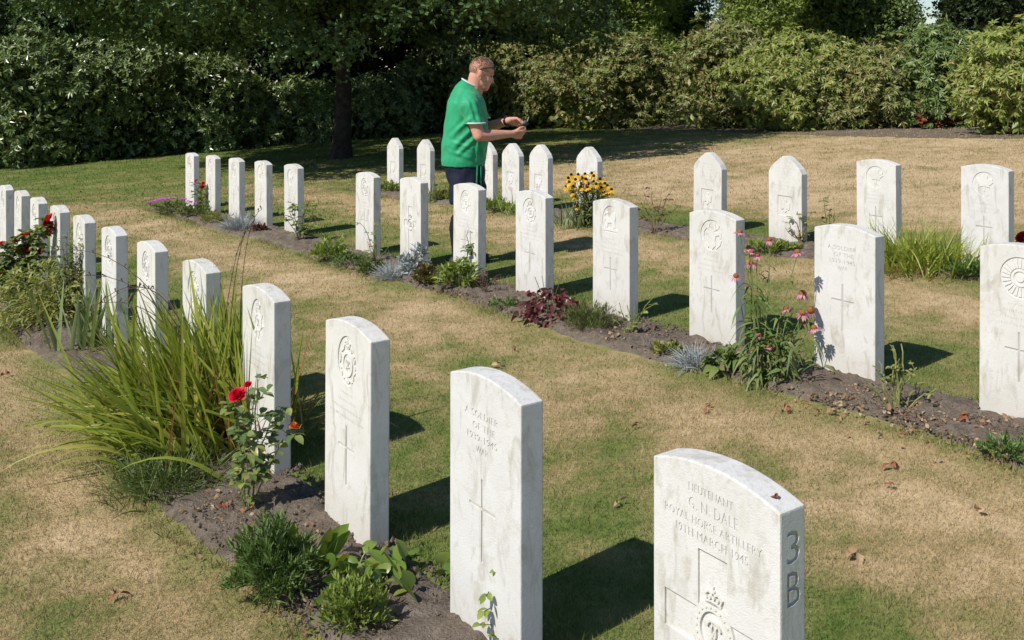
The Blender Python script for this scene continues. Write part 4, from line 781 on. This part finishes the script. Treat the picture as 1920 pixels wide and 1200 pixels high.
for (px, py, dy, r_) in ((600, 84, -5.2, .34), (550, 72, -5.0, .24), (648, 98, -5.3, .22), (580, 112, -5.1, .22), (520, 92, -5.0, .2), (640, 72, -5.2, .22), (605, 128, -4.6, .14), (585, 185, 1.2, .35), (480, 22, -4.6, .4), (380, 5, -4.4, .45), (740, 8, -5.5, .35), (860, -5, -5.8, .4), (750, 45, -5.4, .10), (1010, 0, -5.2, .32), (540, 25, -5.2, .3), (440, 45, -3.2, .35), (930, 20, -2.2, .35), (1090, 20, .5, .55), (1120, 60, 2.5, .5), (320, 40, -1.5, .6), (430, 60, 0, .6), (250, 20, -1, .6), (1040, 60, 2, .6), (700, 30, 1, .7), (820, 40, 2, .7), (920, 45, 2.5, .7), (560, 30, 1, .7)):
    yy = oy + dy; bl.append(((px - 960) / F * yy - ox, dy, hgt(px, py, yy) - gz(ox, oy), (r_, r_, r_ * .8)))
bl = [b for b in bl if b[2] < 3.3 or b[2] + .9 < 9.1 - 1.036 * (b[0] * .777 + b[1] * .629)]  # unseen crown cut back so its shadow stays low on the hedge
tree('oak_tree', 'large oak with dark trunk and low leafy limbs over the lawn', ox, oy, 3.2, bl, 'oak', 26000, .12, .075, 81, 8, .36, None, .185, 46)
# dark wood behind the left half: crowns with an unseen overhang added to shade the wood
WG = 'trees of the dark wood behind the shrubs'
for i, (x, y, lb) in enumerate(((-19.5, 29, 'dark tree beyond the left border of the photo'), (-13.2, 30.5, 'mid green tree behind the rhododendrons at the left border'), (-9.9, 31.5, 'mid green tree behind the rhododendrons left of the oak'), (-6.8, 34.5, 'dark tree standing right behind the oak trunk'), (-2.6, 35, 'dark tree behind the man and the oak limbs'), (1.6, 34.5, 'dark tree above the bronze-green rhododendron right of the man'))):
    rng = np.random.default_rng(90 + i); bl = []
    for j in range(34):
        z = rng.uniform(.8, 11); k = (2.9 if z > 4.6 and i not in (1, 2) else 2.0) * math.sqrt(rng.random()); a = rng.uniform(0, 2 * np.pi); bl.append((k * math.cos(a), k * math.sin(a), z, (1.2, 1.2, 1.0)))
    for j in range(8 if i not in (1, 2) else 0): a = np.pi + j * np.pi / 7; bl.append((2.7 * math.cos(a), 2.7 * math.sin(a) - (1.6 if i < 5 else 0), 5.4 + .5 * math.sin(j * 2), (1.4, 1.4, 1.0)))
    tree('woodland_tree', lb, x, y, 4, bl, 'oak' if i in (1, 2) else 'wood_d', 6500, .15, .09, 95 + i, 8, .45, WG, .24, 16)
# second rank, closes the view under the crowns
for i, (x, y, lb) in enumerate(((-21, 38, 'tree deep in the wood at far left'), (-14, 40, 'tree deep in the wood behind the left rhododendrons'), (-7, 41, 'tree deep in the wood behind the oak'), (0, 41, 'tree deep in the wood behind the man'), (4.6, 42, 'tree deep in the wood behind the bright green tree'))):
    rng = np.random.default_rng(190 + i); bl = [(rng.normal(0, 1.8), rng.normal(0, 1.2), z, (1.8, 1.6, 1.4)) for z in np.linspace(.6, 11, 30)]
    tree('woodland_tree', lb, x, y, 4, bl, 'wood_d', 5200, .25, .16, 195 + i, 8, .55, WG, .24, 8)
# lighter trees behind the right half
TG = 'green trees behind the shrubs on the right'
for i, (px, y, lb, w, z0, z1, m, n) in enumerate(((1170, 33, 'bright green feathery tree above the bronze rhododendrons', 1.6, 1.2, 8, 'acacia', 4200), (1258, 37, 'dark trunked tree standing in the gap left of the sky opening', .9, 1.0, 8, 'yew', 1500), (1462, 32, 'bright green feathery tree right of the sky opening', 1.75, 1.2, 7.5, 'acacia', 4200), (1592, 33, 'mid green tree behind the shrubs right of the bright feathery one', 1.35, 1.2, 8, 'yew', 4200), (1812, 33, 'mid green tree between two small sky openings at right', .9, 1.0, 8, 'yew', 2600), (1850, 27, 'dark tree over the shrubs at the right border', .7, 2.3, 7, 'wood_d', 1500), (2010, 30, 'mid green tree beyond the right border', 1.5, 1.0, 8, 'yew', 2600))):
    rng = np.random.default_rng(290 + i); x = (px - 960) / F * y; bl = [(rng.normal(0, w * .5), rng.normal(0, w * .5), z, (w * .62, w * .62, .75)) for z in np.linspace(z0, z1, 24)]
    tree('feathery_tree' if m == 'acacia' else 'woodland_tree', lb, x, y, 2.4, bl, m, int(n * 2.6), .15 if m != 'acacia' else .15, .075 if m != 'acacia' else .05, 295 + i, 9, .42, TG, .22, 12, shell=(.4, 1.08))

# ------------------------------------------------------------------ the man
def rot_y(a): c, s_ = math.cos(a), math.sin(a); return np.array([[c, 0, s_], [0, 1, 0], [-s_, 0, c]])
mx_, my_ = (883 - 960) / F * 9.25, 9.25
man = thing('person', 'man in a green T-shirt and navy shorts standing among the graves, looking at his hands', 'person', mx_, my_)
skin = NT('skin'); tc = skin.n('ShaderNodeTexCoord').outputs['Object']; skin.base(skin.ramp(skin.noise(tc, 14, 4), [(.3, (.56, .265, .18)), (.7, (.67, .35, .25))]), .5, .35); skin.bump(skin.noise(tc, 120, 3), .12, .003); skin.b.inputs['Subsurface Weight'].default_value = .08; skin.b.inputs['Subsurface Radius'].default_value = (.02, .008, .004); M['skin'] = skin.m
# frame of the bowed head
HR = rot_y(math.radians(20)); HC = np.array([.098, 0, 1.733]); HS = 1.01
def hd_(p): return HC + HR @ np.asarray(p, float) * HS
g = G()
def he(c, r, tilt=0.): ellip(g, hd_(c), np.array(r) * HS, HR @ rot_y(tilt), 20, 14)
he((-.012, 0, .038), (.112, .084, .100)); he((.03, 0, -.045), (.080, .070, .095)); he((.055, 0, -.098), (.052, .052, .042)); he((.080, 0, -.118), (.024, .030, .022))
he((-.02, 0, -.04), (.085, .072, .08)); he((.088, 0, .028), (.018, .058, .016)); he((.088, 0, -.085), (.020, .030, .016)); he((.098, 0, -.072), (.009, .022, .006)); he((.096, 0, -.090), (.009, .020, .007))
he((.104, 0, -.022), (.018, .011, .034), -.35); he((.119, 0, -.040), (.014, .016, .012)); he((.062, .036, -.035), (.030, .026, .026)); he((.062, -.036, -.035), (.030, .026, .026))
for sg in (-1, 1): he((-.006, sg * .086, -.008), (.024, .010, .037), -.15); he((.006, sg * .086, -.038), (.010, .009, .013)); he((-.014, sg * .095, .0), (.020, .007, .032), -.15)
chain(g, [hd_((-.03, 0, -.04)), (.035, 0, 1.62), (.0, 0, 1.55)], [.074, .076, .088], 18)
chain(g, [hd_((.03, 0, -.10)), (.075, 0, 1.60), (.03, 0, 1.52)], [.040, .045, .06], 14)
# trunk under the clothes
loft(g, [((-.02, 0, 1.62), .06, .07), ((-.03, 0, 1.55), .09, .13), ((-.035, 0, 1.45), .135, .17), ((-.043, 0, 1.25), .165, .18), ((-.05, 0, 1.05), .175, .18), ((-.05, 0, .88), .14, .16)], 24)
# arms: upper arm hangs, elbow bent, forearm level (near arm -Y, far arm +Y)
SHn, ELn, WRn = np.array([-.012, -.225, 1.485]), np.array([.082, -.285, 1.192]), np.array([.375, -.10, 1.195])
SHf, ELf, WRf = np.array([.0, .225, 1.485]), np.array([.12, .285, 1.215]), np.array([.35, .075, 1.305])
for S_, E_, W_ in ((SHn, ELn, WRn), (SHf, ELf, WRf)):
    chain(g, [S_ * .9 + E_ * .1, S_ * .5 + E_ * .5, E_], [.058, .060, .052], 16); m_ = E_ + (W_ - E_) * .3; chain(g, [E_, m_, E_ + (W_ - E_) * .75, W_], [.050, .052, .038, .031], 16)
def hand(W_, fwd, palm, side, curl, thumb):
    """fwd: along the hand, palm: out of the palm, side: towards the thumb"""
    fwd, palm, side = [unit(np.array(v, float)) for v in (fwd, palm, side)]; fw = fwd
    for k in (-.5, 0, .5): chain(g, [W_ + side * k * .03, W_ + fw * .045 + side * k * .055, W_ + fw * .088 + side * k * .062], [.020, .021, .016], 10)
    for k, (L, o) in enumerate(((.070, .033), (.080, .011), (.075, -.012), (.058, -.033))):
        b = W_ + fw * (.092 - .006 * abs(k - 1)) + side * o; d = fw; pts = [b]; a = 0
        for q, seg in enumerate((.45, .3, .25)): a += curl[k] * (.6, .9, .7)[q]; pts.append(pts[-1] + L * seg * (fw * math.cos(a) + palm * math.sin(a)))
        chain(g, pts, [.0105, .0098, .009, .0078], 9)
    b = W_ + fw * .03 + side * .03; chain(g, [b, b + fw * .03 + side * .022 + palm * .01, b + fw * .058 + side * .016 + palm * .026, b + fw * .075 + side * .004 + palm * .034], [.016, .013, .011, .009], 9)
hand(WRn, (.92, .35, -.08), (.1, .55, .85), (.25, -.25, .9), (1.05, 1.1, 1.15, 1.2), 0)
hand(WRf, (.93, -.10, -.22), (-.1, -.75, -.65), (.2, -.6, .8), (.75, .85, .95, 1.05), 0)
# legs
for sg, x0, x1 in ((-1, -.10, -.115), (1, -.03, -.07)):
    chain(g, [(-.045, sg * .095, .86), (x0 + .015, sg * .115, .52), (x1, sg * .12, .10)], [.085, .064, .045], 18); chain(g, [(x0, sg * .115, .46), (x0 - .022, sg * .118, .36), (x1, sg * .12, .14)], [.060, .066, .043], 16)
    chain(g, [(x1, sg * .12, .07), (x1 + .09, sg * .13, .045), (x1 + .16, sg * .135, .035)], [.045, .036, .028], 14)
me = remesh(g, .0055, 4, .5); link('body', me, M['skin'], man)
# T-shirt
sh = NT('green_jersey'); tc = sh.n('ShaderNodeTexCoord').outputs['Object']; sh.base(sh.ramp(sh.noise(tc, 8, 3), [(.3, (.018, .30, .13)), (.7, (.028, .36, .165))]), .55, .3); sh.bump(sh.noise(tc, 400, 2), .1, .002); sh.b.inputs['Sheen Weight'].default_value = .15; M['jersey'] = sh.m
g = G()
loft(g, [((-.070, 0, .903), .196, .212), ((-.068, 0, .95), .206, .218), ((-.053, 0, 1.10), .212, .222), ((-.045, 0, 1.25), .199, .222), ((-.040, 0, 1.38), .186, .224), ((-.038, 0, 1.47), .172, .222, -.05), ((-.034, 0, 1.54), .146, .195, -.15), ((-.026, 0, 1.59), .118, .150, -.3), ((-.014, 0, 1.625), .094, .105, -.45), ((-.006, 0, 1.642), .082, .086, -.52)], 40, 2.15)
for S_, E_ in ((SHn, ELn), (SHf, ELf)):
    d = E_ - S_; chain(g, [S_ * [.7, .76, 1] + [-.012, 0, .016], S_ + d * .10, S_ + d * .38], [.090, .092, .086], 20); loft(g, [(S_ + d * .30, .088, .082), (S_ + d * .45, .091, .086), (S_ + d * .62, .095, .088)], 24, 2)
me = remesh(g, .0075, 6, .5)
n = len(me.vertices); v = np.empty(n * 3, np.float32); me.vertices.foreach_get('co', v); v = v.reshape(-1, 3); nr = np.empty(n * 3, np.float32); me.vertex_normals.foreach_get('vector', nr); nr = nr.reshape(-1, 3)
near = v[:, 1] < .02
fold = np.zeros(n)
for (ax, az), (bx, bz), w_, a_ in (((.02, 1.36), (-.17, 1.18), .018, .007), ((.05, 1.28), (-.15, 1.08), .02, .008), ((.08, 1.20), (-.10, 1.03), .018, .008), ((.07, 1.15), (.06, .95), .012, .008), ((.10, 1.18), (.12, .96), .014, .007), ((.15, 1.12), (.08, 1.0), .014, .006), ((-.02, 1.50), (.06, 1.28), .014, .006), ((.04, 1.50), (.10, 1.30), .013, .006), ((-.06, 1.52), (-.10, 1.33), .025, .005), ((.0, .99), (-.18, 1.05), .018, .006), ((.02, 1.08), (-.16, 1.13), .015, .004)):
    t_ = np.clip(((v[:, 0] - ax) * (bx - ax) + (v[:, 2] - az) * (bz - az)) / ((bx - ax) ** 2 + (bz - az) ** 2), 0, 1); dd = np.hypot(v[:, 0] - ax - t_ * (bx - ax), v[:, 2] - az - t_ * (bz - az)); fold += a_ * 1.0 * np.exp(-(dd / w_) ** 2) * np.sin(np.pi * np.clip(t_ * .9 + .05, 0, 1)) - a_ * .55 * np.exp(-((dd - w_ * 1.7) / w_) ** 2)
v = v + nr * (fold + .006 * (vnoise(v[:, 0] * 14 + v[:, 1] * 9, v[:, 2] * 11, 8) - .5) + .004 * (vnoise(v[:, 0] * 40, v[:, 2] * 24 + v[:, 1] * 30, 9) - .5))[:, None]
me.vertices.foreach_set('co', v.astype(np.float32).ravel()); me.update(); shirt = link('tshirt', me, M['jersey'], man)
white = plain('white_trim', (.62, .68, .68), .7, .2, .08); g = G()
for S_, E_ in ((SHn, ELn), (SHf, ELf)):
    d = E_ - S_; o_ = G(); loft(o_, [(S_ + d * .590, .0945, .0885), (S_ + d * .60, .0975, .0905), (S_ + d * .632, .098, .091), (S_ + d * .638, .093, .086)], 28, 2); o_.build('sleeve_trim', white, shirt, True)
o_ = G(); a = np.linspace(0, 2 * np.pi, 30); tube(o_, np.stack([-.002 + .079 * np.cos(a), .083 * np.sin(a), 1.643 - .044 * np.cos(a)], 1), .0065, 8); o_.build('collar', white, shirt, True)
# shorts with two green stripes, long dark socks, shoes
navy = plain('navy_cloth', (.012, .016, .035), .7, .25, .3, 12); g = G()
loft(g, [((-.06, 0, 1.0), .175, .19), ((-.058, 0, .90), .184, .20), ((-.046, 0, .80), .178, .20), ((-.04, 0, .74), .16, .185)], 32)
for sg, x0 in ((-1, -.058), (1, .012)): loft(g, [((-.05, sg * .09, .84), .15, .11), ((x0, sg * .105, .70), .128, .112), ((x0 - .005, sg * .115, .585), .122, .112), ((x0 - .005, sg * .115, .575), .115, .105)], 28)
me = remesh(g, .009, 5, .5); n = len(me.vertices); v = np.empty(n * 3, np.float32); me.vertices.foreach_get('co', v); v = v.reshape(-1, 3); me.vertex_normals.foreach_get('vector', nr2 := np.empty(n * 3, np.float32)); nr2 = nr2.reshape(-1, 3)
v = v + nr2 * (.012 * (vnoise(v[:, 0] * 16 + v[:, 1] * 8, v[:, 2] * 9, 3) - .5) + .006 * (vnoise(v[:, 0] * 40, v[:, 2] * 20, 4) - .5))[:, None]; me.vertices.foreach_set('co', v.astype(np.float32).ravel()); me.update(); shorts = link('shorts', me, navy, man)
sv = v
stripe = plain('green_stripe', (.02, .28, .12), .6, .3, .1)
for off in (0, .034):                       # laid 3 mm outside the cloth, following it
    zs = np.linspace(.92, .585, 26); P = []
    for z in zs:
        xw = .065 + off - (.92 - z) * .04; row = []
        for xx in (xw - .0075, xw + .0075):
            m_ = (np.abs(sv[:, 2] - z) < .012) & (np.abs(sv[:, 0] - xx) < .012); yv = sv[m_, 1].min() if m_.any() else -.2; row.append((xx, yv - .004, z))
        P.append(row)
    P = np.array(P); P[1:-1, :, 1] = (P[:-2, :, 1] + P[1:-1, :, 1] + P[2:, :, 1]) / 3; n = len(P); o_ = G()
    V = np.concatenate([P.reshape(-1, 3), P.reshape(-1, 3) + [0, .006, 0]]); m2 = 2 * n
    q = [[2 * i, 2 * i + 2, 2 * i + 3, 2 * i + 1] for i in range(n - 1)] + [[2 * i + m2, 2 * i + 1 + m2, 2 * i + 3 + m2, 2 * i + 2 + m2] for i in range(n - 1)] + [[2 * i, 2 * i + m2, 2 * i + 2 + m2, 2 * i + 2] for i in range(n - 1)] + [[2 * i + 1, 2 * i + 3, 2 * i + 3 + m2, 2 * i + 1 + m2] for i in range(n - 1)]
    o_.add(V, q); o_.build('side_stripe', stripe, shorts, True)
sock = plain('dark_sock', (.02, .021, .025), .85, .1, .2, 60); shoe = plain('dark_shoe', (.03, .03, .032), .6, .3, .2, 30)
for sg, x0, x1 in ((-1, -.10, -.115), (1, -.03, -.07)):
    o_ = G(); chain(o_, [(x0 - .008, sg * .117, .43), (x0 - .02, sg * .118, .36), (x1, sg * .12, .13), (x1, sg * .12, .08)], [.068, .071, .050, .051], 20); link('sock', remesh(o_, .007, 3), sock, man)
    o_ = G(); chain(o_, [(x1 - .025, sg * .12, .055), (x1 + .09, sg * .13, .05), (x1 + .19, sg * .137, .042)], [.055, .050, .042], 16); loft(o_, [((x1 + .075, sg * .13, .002), .16, .05), ((x1 + .075, sg * .13, .03), .16, .05)], 24); link('shoe', remesh(o_, .007, 3), shoe, man)
# close-cropped hair: short strands over the scalp
hair = leafmat('sandy_hair', [(.30, .215, .135), (.40, .30, .20), (.24, .17, .105), (.45, .35, .24)], .6, .3, .1, (1, 1, 1)); rng = np.random.default_rng(400); n = 9000; U = rdir(rng, n)
keep = (U[:, 2] > -.42 - .25 * (U[:, 0] < -.2)) & ~((U[:, 0] > .62 - .0 * U[:, 2]) & (U[:, 2] < .62)) & ~((np.abs(U[:, 1]) > .7) & (U[:, 2] < -.05) & (U[:, 0] > -.35)); U = U[keep]
P = U * [.111, .083, .099] + [-.012, 0, .038]; D = unit(U + rdir(rng, len(U)) * .45 + [.15, 0, 0]); top = np.clip(U[:, 2], 0, 1); g = G(); kite(g, P @ HR.T * HS + HC, D @ HR.T, .006 + .011 * top ** 1.5, .0035 + .001 * top, rng, 1.5, .1); g.build('hair', hair, man)
for sg in (-1, 1): o_ = G(); ellip(o_, hd_((.090, sg * .032, .006)), (.012, .012, .009), HR, 12, 8); o_.build('eye', plain('eye', (.25, .22, .2), .2, .6, .5, 200), man, True); o_ = G(); chain(o_, [hd_((.098, sg * .012, .030)), hd_((.097, sg * .034, .036)), hd_((.085, sg * .055, .030))], [.004, .005, .003], 8); o_.build('eyebrow', plain('eyebrow', (.2, .12, .07), .8, .2), man, True)
# sunglasses pushed up on the forehead
blk = plain('black_plastic', (.012, .012, .013), .3, .5, .2); gl_ = link('sunglasses', bpy.data.meshes.new('sunglasses'), blk, man); o_ = G()
for sg in (-1, 1): tube(o_, [hd_(p) for p in ((-.030, sg * .090, .024), (-.020, sg * .091, .036), (.03, sg * .090, .064), (.075, sg * .076, .084), (.092, sg * .06, .090))], .0042, 8)
tube(o_, [hd_((.106, y_, .092)) for y_ in (-.012, 0, .012)], .004, 8); fr = o_.build('frame', blk, gl_, True)
lens = NT('dark_lens'); lens.base((.015, .013, .012), .08, .8)
for sg in (-1, 1): o_ = G(); ellip(o_, hd_((.097, sg * .034, .086)), (.008, .028, .020), HR, 16, 10); o_.build('lens', lens.m, gl_, True)
# watch on the far wrist
wd = unit(WRf - ELf); o_ = G(); wc = WRf - wd * .035; u_ = unit(np.cross(wd, UPV)); v_ = np.cross(u_, wd); a = np.linspace(0, 2 * np.pi, 25); tube(o_, wc + (u_ * np.cos(a)[:, None] + v_ * np.sin(a)[:, None]) * .039, .011, 8); w_o = o_.build('watch', blk, man, True)
o_ = G(); ellip(o_, wc + v_ * .045, (.018, .018, .010), None, 14, 8); o_.build('dial', lens.m, w_o, True)
# the small device in his hands
dv = thing('handheld_device', 'small dark handheld device with a stub aerial held in both hands', 'device', mx_ + .472, my_ - .03, None, gz(mx_, my_) + 1.268); R_ = rot_y(math.radians(-18))
g = G(); loft(g, [((0, 0, -.014), .046, .030), ((0, 0, -.008), .050, .034), ((0, 0, .008), .050, .034), ((0, 0, .014), .044, .028)], 24, 5); o_ = g.build('body', blk, dv); o_.rotation_euler = (0, math.radians(-25), 0)
g = G(); tube(g, [(.03, 0, .01), (.047, 0, .062), (.05, 0, .074)], [.0045, .0038, .0045], 8); g.build('aerial', plain('grey_metal', (.4, .4, .4), .35, .6, .1), dv)
g = G(); loft(g, [((.012, 0, .016), .022, .018), ((.022, 0, .042), .012, .014)], 12, 3); g.build('screen_hood', plain('grey_plastic', (.13, .12, .13), .4, .5, .2), dv)
